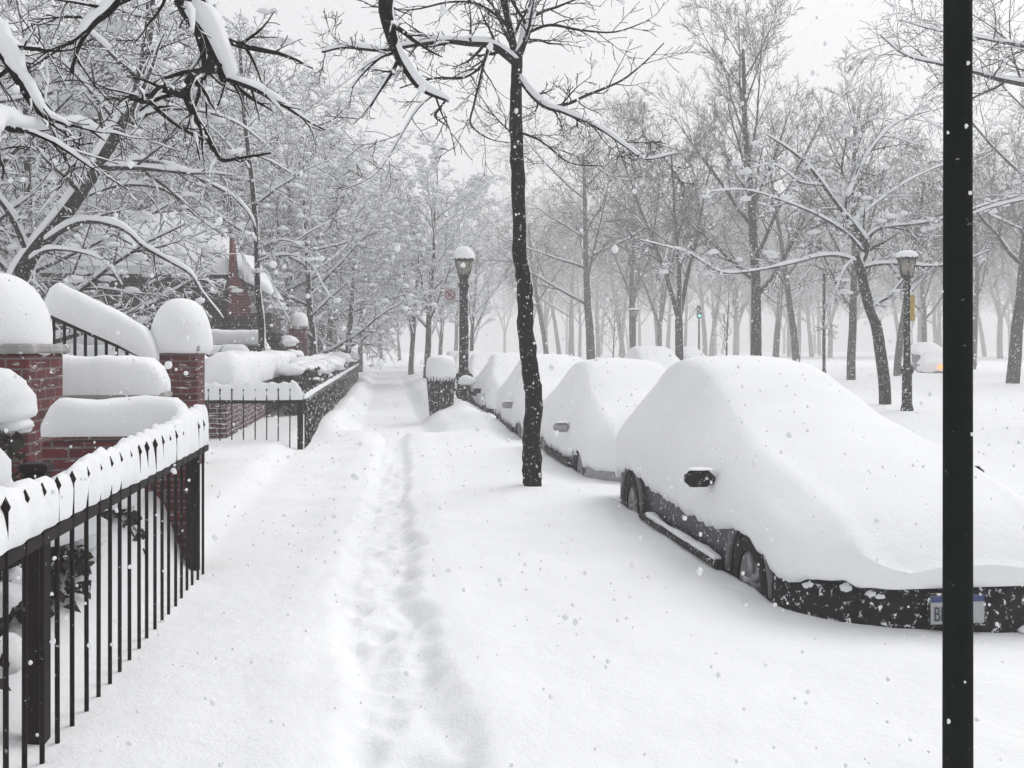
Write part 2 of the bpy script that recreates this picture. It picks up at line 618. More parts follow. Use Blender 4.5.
# ------------------------------------------------------------------ trees
class TreeGen:
    def __init__(self, seed):
        self.r = random.Random(seed)
        self.br = []      # (level, pts, rads)

    def rv(self):
        r = self.r
        return Vector((r.gauss(0, 1), r.gauss(0, 1), r.gauss(0, 1))).normalized()

    def poly(self, pts, r0, r1, lvl=0, sub=3, wob=.0):
        """smooth a hand-placed polyline"""
        p = [Vector(q) for q in pts]
        out = []
        for i in range(len(p) - 1):
            a = p[i - 1] if i else p[0] * 2 - p[1]
            b, c = p[i], p[i + 1]
            d = p[i + 2] if i + 2 < len(p) else p[-1] * 2 - p[-2]
            for k in range(sub):
                t = k / sub
                q = .5 * ((2 * b) + (c - a) * t + (2 * a - 5 * b + 4 * c - d) * t * t + (3 * b - a - 3 * c + d) * t ** 3)
                if wob and (i or k):
                    q = q + self.rv() * wob
                out.append(q)
        out.append(p[-1])
        n = len(out) - 1
        rad = [r0 + (r1 - r0) * i / n for i in range(n + 1)]
        self.br.append((lvl, out, rad))
        return out, rad

    def grow(self, p, d, L, r0, lvl, cfg):
        r = self.r
        ns = cfg['seg'][lvl]
        step = L / ns
        pts, rad = [p.copy()], [r0]
        d = d.normalized()
        for i in range(ns):
            d = (d + self.rv() * cfg['wig'][lvl] + UP * cfg['trop'][lvl]).normalized()
            p = p + d * step
            pts.append(p.copy())
            rad.append(max(cfg['rmin'], r0 * (1 - (i + 1) / ns * cfg['tap'][lvl])))
        self.br.append((lvl, pts, rad))
        self.kids(pts, rad, L, lvl, cfg)

    def kids(self, pts, rad, L, lvl, cfg, n=None, t0=None, lenmul=1.0):
        r = self.r
        if lvl >= cfg['max']:
            return
        n = cfg['n'][lvl] if n is None else n
        t0 = cfg['t0'][lvl] if t0 is None else t0
        k = len(pts) - 1
        az = r.random() * 6.28
        for i in range(n):
            t = t0 + (1 - t0) * (i + r.random() * .8) / n
            t = min(t, .999)
            j = int(t * k)
            f = t * k - j
            p = pts[j].lerp(pts[j + 1], f)
            rr = rad[j] * (1 - f) + rad[j + 1] * f
            d = (pts[j + 1] - pts[j]).normalized()
            u = d.orthogonal().normalized()
            w = d.cross(u)
            az += 2.4 + r.uniform(-.5, .5)
            a = R(cfg['ang'][lvl] + r.uniform(-14, 14))
            nd = d * math.cos(a) + (u * math.cos(az) + w * math.sin(az)) * math.sin(a)
            l = L * cfg['len'][lvl] * (1 - cfg['short'] * t) * r.uniform(.7, 1.25) * lenmul
            self.grow(p, nd, l, max(cfg['rmin'], min(rr * .85, rr * cfg['rad'][lvl])), lvl + 1, cfg)

    def build(self, root, bark, snow_amt, cover=.8, tmax=.07, tb=.012, plat=0.0, clump=0.0, csize=.09, lv_split=1, side=(7, 5, 4, 3, 3, 3), seed=0, off=Vector((0, 0, 0)), extra=()):
        r = self.r
        a, b, s = MB(), MB(), MB()
        for lvl, pts, rad in self.br:
            q = [p - off for p in pts]
            (a if lvl <= lv_split else b).tube(q, rad, side[min(lvl, 5)], cap=lvl <= 1)
            if snow_amt <= 0:
                continue
            amt, tm = snow_amt, tmax
            if plat and lvl >= 2 and q[0].z > 4.6 and r.random() < plat and abs(q[-1].z - q[0].z) < .6 * (q[-1] - q[0]).length:
                amt, tm = snow_amt * 4, .2
            elif lvl >= 2 and r.random() > cover:
                continue
            th = []
            k = len(q)
            for i in range(k):
                d = q[min(k - 1, i + 1)] - q[max(0, i - 1)]
                hz = math.sqrt(max(0, 1 - (d.z / (d.length + 1e-9)) ** 2))
                t = amt * (rad[i] * .8 + tb) * sm(.12, .75, hz) * (1 + .8 * noise.noise(q[i] * 3.3))
                th.append(min(tm, max(0, t)) * (1 if lvl < 2 else min(1, .15 + 1.6 * min(i, k - 1 - i) / k)))
            if max(th) > .003:
                th[0] *= .4
                th[-1] *= .5
                s.snow_tube(q, rad, th, 5 if lvl < 2 else 4)
            if clump and lvl >= 2:
                for i in range(1, k):
                    if r.random() < clump:
                        sz = csize * r.uniform(.5, 1.5)
                        s.lump(q[i] + Vector((0, 0, sz * .2)), (sz * r.uniform(.8, 1.5), sz * r.uniform(.8, 1.5), sz * .6), r.random() * 50, .45, 6, 4, .5)
        for c, sz in extra:
            s.lump(c - off, sz, r.random() * 50, .4, 12, 8, .35)
        out = [a.build('trunk', bark, root)]
        if b.v:
            out.append(b.build('crown', bark, root))
        if s.v:
            out.append(s.build('snow', M['treesnow'], root))
        return out


PARK = dict(max=4, seg=[9, 6, 5, 4, 3], wig=[.06, .13, .17, .2, .22], trop=[.03, .06, .05, .03, .02], tap=[.75, .8, .8, .7, .6],
            n=[10, 7, 6, 5], t0=[.38, .25, .2, .2], ang=[48, 42, 42, 42], len=[.55, .5, .5, .5], short=.35, rad=[.5, .55, .55, .6], rmin=.0075)
SPREAD = dict(PARK, n=[9, 7, 6, 5], t0=[.3, .25, .2, .2], ang=[62, 48, 45, 45], trop=[.03, .02, .0, -.02, -.02], len=[.7, .52, .5, .5])
TALL = dict(PARK, n=[13, 7, 6, 4], t0=[.25, .2, .2, .2], ang=[36, 34, 34, 36], trop=[.04, .1, .08, .05, .03], len=[.42, .5, .5, .5])
LADEN = dict(PARK, n=[13, 9, 7, 4], t0=[.18, .2, .15, .15], ang=[60, 48, 46, 45], trop=[.03, .0, -.05, -.08, -.10], len=[.62, .5, .5, .5], rmin=.008)
VASE = dict(PARK, n=[16, 8, 6, 4], t0=[.22, .2, .2, .15], ang=[44, 32, 34, 36], trop=[.03, .05, .03, .0, .0], len=[.62, .5, .5, .5], short=.5, rmin=.0075)

# --- generic park trees, each kind built once and then copied
def proto(name, seed, cfg, H, r0, lean, **kw):
    t = TreeGen(seed)
    root = bpy.data.objects.new(name, None)
    C.objects.link(root)
    cfg = dict(cfg)
    L = H * .8
    t.grow(Vector((0, 0, -.35)), Vector((lean, 0, 1)), L, r0, 0, cfg)
    t.build(root, **kw)
    return root


def fork_proto(name, seed, H, r0, **kw):
    """trunk that splits low into two or three leaders"""
    t = TreeGen(seed)
    r = t.r
    root = bpy.data.objects.new(name, None)
    C.objects.link(root)
    h1 = H * .2
    pts, rad = t.poly([(0, 0, -.35), (.05, 0, h1 * .5), (.02, .05, h1)], r0, r0 * .85, 0, 3)
    a0 = r.random() * 6
    for k in range(3):
        a = a0 + k * 2.1
        t.grow(pts[-1], Vector((math.cos(a) * .38, math.sin(a) * .38, 1)), H * .62 * r.uniform(.85, 1.1), r0 * .6, 0,
               dict(PARK, n=[11, 8, 6, 5], rmin=.0075, t0=[.2, .2, .2, .2], wig=[.08, .13, .17, .2, .22]))
    t.build(root, **kw)
    return root


bp = M['bark_park']
protos = {
    'tall': proto('park_tree', 11, dict(TALL, n=[15, 8, 7, 5], rmin=.0075), 17, .24, .03, bark=bp, snow_amt=.3, cover=.2, tmax=.03),
    'park': proto('park_tree', 12, dict(PARK, n=[13, 8, 7, 5], rmin=.0075), 14, .22, -.05, bark=bp, snow_amt=.4, cover=.2, tmax=.04),
    'spread': proto('park_tree', 13, dict(SPREAD, n=[12, 8, 7, 5], rmin=.0075), 13, .24, .08, bark=bp, snow_amt=.8, cover=.3, tmax=.06),
    'fork': fork_proto('park_tree', 14, 14.5, .23, bark=bp, snow_amt=.4, cover=.2, tmax=.04),
    'sapling': proto('park_tree', 15, dict(TALL, n=[9, 5, 4, 3]), 6.5, .07, .04, bark=bp, snow_amt=.4, cover=.2, tmax=.03),
    'laden': proto('snowy_tree', 21, LADEN, 9.5, .19, .1, bark=M['bark'], snow_amt=1.6, cover=.8, tmax=.08, clump=.05, csize=.10),
    'laden2': proto('snowy_tree', 22, LADEN, 11.5, .22, -.12, bark=M['bark'], snow_amt=1.5, cover=.7, tmax=.08, clump=.04, csize=.11),
    'vase': proto('snowy_tree', 23, VASE, 10.8, .18, .0, bark=M['bark'], snow_amt=2.3, cover=.95, tmax=.08, clump=.10, csize=.09),
}
for p_ in protos.values():
    p_.location = (0, -9999, 0)
used = set()


def place(kind, name, x, y, rz, s, label, group, cat='tree', z=None):
    p = protos[kind]
    if kind in used:
        o = copy_tree(p)
    else:
        o = p
        used.add(kind)
    o.name = name
    o.location = (x, y, ground_h(x, y) if z is None else z)
    o.rotation_euler = (0, 0, rz)
    o.scale = (s, s, s)
    tag(o, label, cat, group)
    return o


def at(kind, name, px, d, rz, s, label, group, **k):
    x, y = XY(px, d)
    return place(kind, name, x, y, rz, s, label, group, **k)


GP = 'bare park trees across the street'
at('tall', 'park_tree', 757, 39, .4, 1.0, 'tall straight bare tree whose thin top is the highest among the park trees', GP)
at('fork', 'park_tree', 680, 46, 1.9, .95, 'bare tree with trunk forking low, behind the snow buried car across the street', GP)
at('spread', 'park_tree', 593, 58, 2.6, 1.25, 'thick pale grey trunk standing just right of the slim dark kerb tree', GP)
at('park', 'park_tree', 797, 58, .9, 1.15, 'pale thick park trunk left of the thin dark signpost', GP)
at('tall', 'park_tree', 851, 44, 2.2, .85, 'slim straight park trunk between the thin signpost and the crooked snowy tree', GP)
at('park', 'park_tree', 897, 52, 3.9, .95, 'park trunk standing just behind the lamp post with the yellow sign', GP)
at('spread', 'park_tree', 1012, 40, 4.6, 1.15, 'dark park tree at the right edge beyond the thick black pole', GP)
at('sapling', 'park_tree', 726, 55, 1, 1.0, 'thin young bare tree left of the tallest park tree', GP)
at('sapling', 'park_tree', 614, 62, 2, .8, 'thin leaning sapling just right of the thick pale grey trunk', GP)
at('tall', 'park_tree', 633, 66, 5, .95, 'slender dark double stemmed tree beside the far lamp post', GP)
far = [('park', 560, 74, 1.1), ('fork', 650, 80, 1.15), ('park', 705, 76, 1.2), ('tall', 735, 84, 1.1), ('spread', 775, 78, 1.3), ('fork', 830, 82, 1.2), ('park', 868, 74, 1.2),
       ('tall', 920, 70, 1.05), ('park', 965, 78, 1.25), ('fork', 1000, 66, 1.15), ('spread', 1050, 60, 1.2), ('tall', 1075, 50, 1.1),
       ('fork', 530, 98, 1.15), ('tall', 580, 104, 1.05), ('park', 620, 100, 1.3), ('spread', 668, 108, 1.4), ('park', 690, 96, 1.35), ('tall', 752, 105, 1.25), ('fork', 790, 110, 1.35),
       ('spread', 812, 98, 1.4), ('park', 850, 106, 1.4), ('fork', 885, 96, 1.3), ('tall', 940, 100, 1.2), ('park', 985, 104, 1.4), ('spread', 1020, 92, 1.3), ('fork', 1070, 84, 1.3),
       ('park', 500, 135, 1.2), ('fork', 545, 140, 1.4), ('spread', 600, 138, 1.5), ('tall', 640, 145, 1.5), ('park', 715, 140, 1.6), ('fork', 765, 142, 1.6), ('spread', 820, 140, 1.6), ('park', 905, 138, 1.6), ('tall', 960, 140, 1.6), ('fork', 1010, 132, 1.6)]
far += [(['park', 'fork', 'spread', 'tall'][i % 4], 520 + 23 * i + (i * 37) % 17, 62 + (i * 29) % 55, 1.05 + (i * 13 % 7) * .05) for i in range(24)]
far += [(['fork', 'park', 'tall'][i % 3], 505 + 31 * i, 170 + (i * 31) % 50, 1.5 + (i * 13 % 7) * .06) for i in range(18)]
mid = [('park', 548, 78, 1.05), ('fork', 660, 84, 1.05), ('spread', 775, 80, 1.2), ('tall', 925, 74, 1.0), ('park', 972, 66, 1.1), ('fork', 1050, 56, 1.1)]
for i, (k, px, d, s) in enumerate(mid):
    at(k, 'park_tree', px, d, i * 1.9 + .5, s, 'bare park tree in the middle distance among the other grey trunks', 'middle rows of park trees')
far = [f_ for i, f_ in enumerate(far) if i % 5 != 1]
for i, (k, px, d, s) in enumerate(far):
    d2 = 128 + max(0, d - 60) * .85
    at(k, 'park_tree', px, d2, i * 1.37, min(1.75, s * d2 / d * .80), 'bare grey park tree far back, fading into the falling snow', 'far park trees in the snowfall')

# --- snow laden trees on the left and at the end of the pavement
GL = 'snow laden trees on the house side'
at('vase', 'snowy_tree', 426, 45, .3, 1.0, 'vase shaped snow covered tree behind the wire bin and the kerb lamp post', GL)
at('vase', 'snowy_tree', 411, 54, 1.7, .95, 'snow covered tree just behind the vase shaped one along the kerb', GL)
at('laden', 'snowy_tree', 318, 31, 2.1, .85, 'snow laden tree bending over the hedge beside the dark iron railings', GL)
at('laden2', 'snowy_tree', 250, 33, .2, .95, 'big snow laden tree rising behind the gabled brick house', GL)
at('laden', 'snowy_tree', 140, 34, 4.0, 1.25, 'snow laden tree left of the house roof, behind the leaning dark trunk', GL)
at('laden2', 'snowy_tree', 60, 26, 1.3, 1.0, 'snow laden tree filling the space behind the two big brick pillars', GL)
at('laden', 'snowy_tree', 345, 42, 5.2, .9, 'pale snowy tree past the end of the hedge, nearer the pavement', GL)
at('laden2', 'snowy_tree', 318, 52, 2.9, 1.1, 'pale snowy tree half hidden behind the one bending over the hedge', GL)
at('laden', 'snowy_tree', 215, 50, 3.3, 1.5, 'tall snowy tree towering over the house roof at the back', GL)
at('laden2', 'snowy_tree', 28, 21, 5.0, .9, 'snow laden tree close behind the stoop, rising over the massive pillar', GL)
at('laden', 'snowy_tree', -25, 17, 2.4, 1.05, 'snow laden tree cut by the left edge, above the tall shrub with twigs', GL)
at('laden2', 'snowy_tree', 185, 40, 2.2, 1.2, 'broad snowy tree directly above the ridge of the house roof', GL)
at('laden', 'snowy_tree', 285, 36, .9, 1.15, 'snowy tree over the small distant pillar, behind the bending one', GL)
at('vase', 'snowy_tree', 330, 47, 2.5, 1.1, 'upright snowy tree above the far hedge', GL)
for i, (k, px, d, s) in enumerate([('laden', 360, 62, 1.1), ('laden2', 245, 58, 1.7), ('laden', 160, 75, 2.0), ('laden2', 70, 70, 2.0), ('laden', -10, 62, 1.9), ('laden', 305, 88, 1.7), ('laden2', 335, 74, 1.3), ('vase', 382, 85, 1.1), ('laden2', 280, 70, 1.5), ('vase', 440, 80, 1.2), ('laden', 120, 60, 1.7), ('laden2', 20, 48, 1.5), ('park', 455, 105, 1.2), ('vase', 400, 120, 1.2), ('vase', 470, 64, .95)]):
    at(k, 'snowy_tree', px, d, i * 2.2 + 1, s, 'pale snow covered tree far along the pavement, nearly lost in the snowfall', 'far snowy trees along the pavement')

# --- kerb tree, hand placed limbs
def hero(name, label, base, group=None):
    return thing(name, label, 'tree', base, group)


TW = dict(PARK, max=4, seg=[8, 7, 6, 5, 3], wig=[.1, .16, .2, .22, .25], trop=[.02, .02, .02, .01, .0], rmin=.0036, n=[8, 8, 6, 4], t0=[.2, .15, .15, .2], len=[.5, .42, .5, .5], ang=[50, 46, 44, 42], short=.3, rad=[.5, .5, .6, .6])


def limb(t, pts, r0, r1, lvl, n, lenmul=1.0, cfg=TW, sub=4, wob=0.0):
    q, rad = t.poly(pts, r0, r1, lvl, sub, wob)
    L = sum((q[i + 1] - q[i]).length for i in range(len(q) - 1))
    t.kids(q, rad, L, lvl, cfg, n=n, t0=.12, lenmul=lenmul)
    return q


D = 10.7
kx, ky = XY(533, D)
t = TreeGen(31)
t.poly([P(533, 505, D), P(532, 470, D), P(532, 440, D), P(534, 398, D), P(531, 372, D), P(526, 330, D), P(525, 290, D), P(520, 250, D), P(519, 200, D), P(517, 150, D), P(516, 100, D), P(517, 58, D)], .108, .062, 0, 5, .007)
kn = random.Random(3)
_l, _p, _r = t.br[-1]
t.br[-1] = (_l, _p, [r * (1 + kn.choice([-.04, 0, .0, .02, .05, .12])) for r in _r])
limb(t, [P(517, 62, D), P(512, 40, D), P(508, 20, D - .1), P(501, -10, D - .2), P(488, -90, D - .4), P(470, -190, D - .5)], .05, .015, 1, 11, .6)
limb(t, [P(517, 60, D), P(524, 40, D), P(532, 20, D + .1), P(536, -20, D + .3), P(548, -110, D + .5), P(570, -220, D + .6)], .055, .015, 1, 11, .6)
limb(t, [P(517, 64, D), P(505, 54, D - .1), P(491, 45, D - .3), P(468, 43, D - .5), P(447, 41, D - .6), P(418, 44, D - .8), P(382, 50, D - 1), P(346, 47, D - 1.2), P(322, 52, D - 1.3)], .048, .012, 1, 13, .55)
limb(t, [P(489, 47, D - .3), P(484, 62, D - .5), P(476, 71, D - .6), P(462, 78, D - .8), P(440, 78, D - 1), P(425, 80, D - 1.1), P(400, 88, D - 1.3)], .022, .008, 2, 9, .7)
limb(t, [P(487, 52, D - .3), P(480, 80, D - .3), P(474, 105, D - .3), P(471, 125, D - .2), P(490, 139, D), P(512, 143, D + .2)], .016, .006, 2, 8, .7)
limb(t, [P(440, 90, D - 1), P(418, 108, D - 1.1), P(400, 137, D - 1.2), P(379, 170, D - 1.3), P(360, 183, D - 1.4), P(341, 190, D - 1.4)], .013, .005, 2, 8, .7)
limb(t, [P(519, 76, D), P(530, 92, D - .1), P(541, 103, D - .2), P(552, 109, D - .3), P(563, 112, D - .3), P(599, 128, D - .5), P(625, 146, D - .7), P(646, 159, D - .8), P(677, 153, D - .9)], .036, .007, 1, 12, .55)
limb(t, [P(550, 108, D - .3), P(570, 103, D - .2), P(585, 96, D), P(605, 88, D + .1), P(624, 79, D + .2), P(645, 62, D + .3), P(664, 43, D + .4)], .02, .006, 2, 8, .7)
limb(t, [P(519, 132, D), P(535, 138, D - .3), P(545, 144, D - .4), P(570, 163, D - .6), P(603, 166, D - .8)], .014, .005, 2, 7, .7)
limb(t, [P(519, 140, D), P(498, 120, D + .3), P(487, 106, D + .5), P(470, 80, D + .8)], .014, .005, 2, 6, .7)
limb(t, [P(527, 33, D), P(550, 25, D - .2), P(580, 30, D - .3), P(615, 32, D - .4), P(650, 20, D - .5)], .02, .005, 2, 9, .7)
limb(t, [P(509, 25, D), P(480, 5, D - .3), P(450, 2, D - .5), P(410, 10, D - .8), P(370, 6, D - 1)], .02, .005, 2, 9, .7)
kb = Vector((kx, ky, 0))
kt = hero('street_tree', 'slim dark bare tree standing alone in the snow at the kerb', kb)
t.build(kt, M['bark_dark'], 1.3, cover=.03, tmax=.05, side=(9, 6, 4, 3, 3, 3), off=kb)

# --- overhanging tree: trunk out of frame on the left, limbs over the pavement
t = TreeGen(41)
ob = Vector((-3.6, 3.4, 0))
t.poly([ob + Vector((0, 0, -.3)), ob + Vector((.05, .1, 1.5)), ob + Vector((.25, .3, 3.2)), ob + Vector((.6, .5, 4.4))], .26, .19, 0, 4)
crotch = ob + Vector((.6, .5, 4.4))
OV = dict(TW, rmin=.003, n=[7, 6, 4, 2], trop=[0, -.02, -.02, -.02, -.02])
limb(t, [crotch, crotch + Vector((.5, .5, .55)), P(160, -70, 5.3), P(184, 0, 5.5), P(203, 30, 5.5), P(217, 58, 5.5), P(227, 80, 5.5)], .075, .034, 1, 8, .45, OV)
limb(t, [P(222, 66, 5.5), P(210, 69, 5.4), P(199, 74, 5.3), P(190, 80, 5.2), P(187, 96, 5.2), P(194, 114, 5.2), P(203, 129, 5.3), P(213, 147, 5.4), P(222, 160, 5.4), P(240, 158, 5.4), P(271, 153, 5.4)], .034, .006, 2, 9, .5, OV)
limb(t, [P(187, 95, 5.2), P(173, 92, 5.1), P(159, 89, 5.0), P(147, 101, 4.9), P(129, 98, 4.8), P(118, 104, 4.7)], .026, .007, 2, 8, .7, OV)
limb(t, [P(148, 100, 4.9), P(165, 116, 5), P(183, 129, 5.1), P(204, 140, 5.2)], .014, .005, 2, 6, .7, OV)
limb(t, [P(227, 78, 5.5), P(240, 83, 5.5), P(257, 90, 5.6), P(272, 99, 5.7), P(288, 108, 5.8), P(306, 120, 5.9), P(325, 130, 6)], .02, .005, 2, 9, .6, OV)
limb(t, [P(226, 80, 5.5), P(222, 95, 5.5), P(217, 108, 5.5)], .008, .004, 3, 4, .7, OV)
limb(t, [crotch, crotch + Vector((.6, .35, .35)), P(170, -75, 4.6), P(117, 2, 4.6), P(95, 22, 4.6), P(80, 44, 4.6), P(71, 73, 4.6)], .032, .009, 1, 8, .35, OV)
limb(t, [crotch + Vector((0, 0, -.5)), P(-60, -10, 4.2), P(0, 51, 4.3), P(17, 78, 4.3), P(39, 112, 4.4), P(68, 125, 4.5)], .036, .008, 1, 8, .4, OV)
limb(t, [crotch + Vector((-.1, -.1, -1)), P(-60, 110, 3.9), P(0, 122, 4.2), P(17, 129, 4.3), P(51, 127, 4.5), P(81, 125, 4.7), P(105, 140, 4.9)], .034, .007, 1, 9, .5, OV)
limb(t, [crotch, crotch + Vector((1.2, 1.0, .9)), P(350, -130, 6.3), P(384, -20, 6.4), P(386, 10, 6.4), P(391, 33, 6.4), P(397, 52, 6.4), P(406, 69, 6.4), P(422, 89, 6.4), P(449, 101, 6.4)], .08, .011, 1, 5, .22, OV)
limb(t, [P(446, 100, 6.4), P(440, 108, 6.4), P(435, 116, 6.4), P(440, 121, 6.4), P(449, 127, 6.4)], .009, .004, 2, 4, .7, OV)
limb(t, [P(397, 52, 6.4), P(380, 58, 6.5), P(362, 75, 6.6), P(352, 88, 6.7)], .012, .004, 2, 5, .7, OV)
ot = hero('overhanging_tree', 'dark tree whose snow topped branches hang over the near fence from the upper left', ob)
t.build(ot, M['bark_dark'], 3.3, cover=.3, tmax=.13, tb=.0015, side=(10, 8, 6, 4, 3, 3), off=ob)

# --- leaning garden tree behind the pillars
t = TreeGen(51)
LD = dict(LADEN, rmin=.006, n=[10, 8, 6, 4])
D = 15.5
lb = P(-2, 345, D)
lb.z = 0
q, rad = t.poly([Vector((lb.x, lb.y, -.3)), P(-2, 330, D), P(14, 290, D), P(30, 258, D), P(60, 220, D), P(90, 178, D), P(118, 130, D), P(138, 90, D), P(150, 30, D), P(152, -40, D)], .20, .07, 0, 3)
t.kids(q, rad, 5.2, 0, LD, n=9, t0=.5, lenmul=.75)
for pts, r0 in [
    ([P(40, 245, D), P(80, 222, D - .5), P(120, 227, D - 1), P(143, 246, D - 1), P(167, 260, D - .8), P(190, 274, D - .5), P(202, 292, D), P(223, 318, D + .6)], .05),
    ([P(95, 172, D), P(140, 160, D + .5), P(180, 170, D + 1), P(202, 180, D + 1.5), P(232, 196, D + 2), P(251, 217, D + 2), P(258, 241, D + 2), P(256, 272, D + 2)], .045),
    ([P(75, 200, D), P(120, 185, D + .6), P(165, 190, D + 1), P(195, 215, D + 1.4), P(222, 235, D + 1.6)], .04),
    ([P(28, 262, D), P(48, 250, D - .6), P(80, 252, D - 1), P(105, 262, D - 1.2), P(122, 285, D - 1.2)], .035),
    ([P(30, 258, D), P(10, 215, D - .4), P(-20, 180, D - .8), P(-60, 160, D - 1)], .06),
    ([P(118, 130, D), P(160, 110, D + .3), P(205, 112, D + .6), P(240, 125, D + 1), P(272, 150, D + 1.4)], .04),
    ([P(120, 125, D), P(90, 90, D), P(60, 60, D), P(20, 45, D), P(-20, 40, D)], .045)]:
    limb(t, pts, r0, .008, 1, 5, .38, LD)
lt = hero('snowy_tree', 'leaning dark trunk with snow heaped boughs behind the big brick pillars', Vector((lb.x, lb.y, 0)), GL)
t.build(lt, M['bark'], 1.7, cover=.5, tmax=.09, clump=.02, csize=.06, off=Vector((lb.x, lb.y, 0)))

# --- bough tree beside the house
t = TreeGen(52)
D = 22.0
b2 = P(262, 350, D)
b2.z = 0
q, rad = t.poly([Vector((b2.x, b2.y, -.3)), P(262, 330, D), P(258, 290, D), P(257, 240, D), P(252, 180, D), P(244, 110, D), P(240, 40, D)], .09, .04, 0, 3)
t.kids(q, rad, 6.0, 0, LD, n=8, t0=.5, lenmul=.7)
for pts, r0 in [
    ([P(257, 262, D), P(275, 256, D - .3), P(296, 256, D - .5), P(312, 266, D - .6), P(322, 284, D - .8), P(330, 297, D - 1)], .024),
    ([P(257, 258, D), P(285, 248, D), P(310, 232, D), P(330, 222, D), P(350, 214, D)], .026),
    ([P(257, 272, D), P(266, 272, D - .5), P(274, 288, D - .8), P(280, 304, D - 1), P(290, 322, D - 1)], .026),
    ([P(256, 250, D), P(280, 240, D - .3), P(300, 246, D - .6), P(316, 262, D - .8)], .022)]:
    limb(t, pts, r0, .006, 1, 7, .4, LD)
t2 = hero('snowy_tree', 'slender tree with drooping snow covered boughs right of the red gable', Vector((b2.x, b2.y, 0)), GL)
t.build(t2, M['bark'], 1.8, cover=.6, tmax=.09, clump=.02, csize=.08, off=Vector((b2.x, b2.y, 0)))

# --- crooked park-side tree with snowy platforms
t = TreeGen(61)
D = 26.0
b3 = P(885, 405, D)
b3.z = ground_h(b3.x, b3.y)
PK = dict(SPREAD, rmin=.006, n=[8, 8, 7, 5], trop=[.0, .0, .0, .0, .0])
t.poly([Vector((b3.x, b3.y, -.3)), P(885, 404, D), P(884, 380, D), P(880, 350, D), P(876, 325, D), P(869, 306, D), P(864, 285, D), P(861, 270, D), P(856, 256, D)], .165, .12, 0, 3)
c_ = P(859, 264, D)
limb(t, [c_, P(864, 256, D), P(867, 245, D), P(862, 236, D), P(855, 226, D), P(846, 215, D), P(834, 200, D), P(811, 169, D - .4), P(790, 150, D - .7), P(767, 135, D - 1)], .10, .02, 1, 11, .5, PK)
limb(t, [P(846, 216, D), P(849, 195, D), P(855, 178, D + .3), P(866, 157, D + .6), P(880, 138, D + .8), P(898, 122, D + 1), P(925, 112, D + 1.3)], .06, .014, 1, 11, .6, PK)
limb(t, [P(846, 216, D), P(843, 190, D + .3), P(842, 165, D + .5), P(846, 140, D + .6), P(842, 122, D + .8)], .05, .012, 1, 9, .6, PK)
limb(t, [P(857, 262, D), P(840, 256, D - .4), P(820, 256, D - .8), P(801, 261, D - 1.1), P(760, 270, D - 1.6), P(728, 273, D - 2), P(712, 268, D - 2.3), P(690, 254, D - 2.6), P(664, 246, D - 3), P(640, 240, D - 3.3)], .045, .012, 1, 13, .28, PK)
limb(t, [P(862, 268, D), P(880, 264, D - .4), P(905, 264, D - .8), P(930, 266, D - 1.1), P(960, 262, D - 1.5), P(990, 250, D - 2)], .055, .015, 1, 9, .4, PK)
limb(t, [P(866, 242, D), P(874, 232, D - .2), P(887, 227, D - .5), P(915, 224, D - 1), P(944, 219, D - 1.4), P(985, 205, D - 2), P(1020, 195, D - 2.4)], .05, .014, 1, 11, .45, PK)
limb(t, [P(862, 250, D), P(845, 232, D - .4), P(815, 214, D - .8), P(780, 200, D - 1.1), P(745, 190, D - 1.4), P(705, 192, D - 1.8)], .04, .010, 1, 11, .45, PK)
limb(t, [P(850, 226, D), P(870, 208, D + .4), P(900, 186, D + .8), P(935, 168, D + 1.2), P(985, 152, D + 1.6)], .035, .010, 1, 10, .5, PK)
limb(t, [P(822, 185, D - .2), P(800, 182, D - .5), P(775, 165, D - .8), P(750, 168, D - 1.1)], .03, .009, 1, 8, .6, PK)
limb(t, [P(872, 312, D), P(880, 302, D - .2), P(892, 295, D - .4), P(900, 284, D - .6), P(912, 270, D - .8)], .05, .02, 1, 6, .5, PK)
limb(t, [P(855, 258, D), P(845, 268, D - .5), P(838, 285, D - .7), P(828, 310, D - .8), P(824, 330, D - .9)], .03, .01, 1, 7, .5, PK)
ct = hero('park_tree', 'crooked park tree with thick flat snow platforms, left of the lamp with yellow sign', Vector((b3.x, b3.y, 0)), GP)
t.build(ct, M['bark'], 1.7, cover=.55, tmax=.085, clump=.012, csize=.10, side=(9, 6, 4, 3, 3, 3), off=Vector((b3.x, b3.y, 0)), plat=.09)

# --- limbs reaching in from a tree outside the right edge
t = TreeGen(71)
rb = Vector((13.5, 17.0, 0))
t.poly([rb + Vector((0, 0, -.3)), rb + Vector((-.1, 0, 2.5)), rb + Vector((-.2, .1, 5))], .2, .14, 0, 4)
cr = rb + Vector((-.2, .1, 5))
limb(t, [cr + Vector((0, 0, -.6)), P(1080, 95, 19), P(1024, 84, 18.4), P(995, 78, 18.2), P(975, 72, 18), P(940, 64, 17.8), P(905, 55, 17.6), P(880, 35, 17.6)], .07, .01, 1, 12, .6, TW)
limb(t, [cr + Vector((0, 0, -1)), P(1080, 60, 18), P(1024, 46, 17.6), P(1000, 42, 17.5), P(975, 37, 17.4), P(935, 30, 17.2), P(900, 20, 17)], .05, .008, 1, 11, .6, TW)
limb(t, [cr, P(1070, 20, 19), P(1010, -10, 19), P(960, -60, 19), P(930, -120, 19)], .08, .02, 1, 12, .6, TW)
limb(t, [cr + Vector((0, 0, -1.4)), P(1090, 170, 20), P(1040, 195, 21), P(1000, 205, 21), P(975, 213, 21), P(925, 232, 21)], .04, .008, 1, 9, .5, TW)
rt = hero('park_tree', 'bare branches crossing behind the black pole, from a tree past the right edge', rb, GP)
t.build(rt, M['bark'], 1.5, cover=.4, tmax=.06, off=rb)

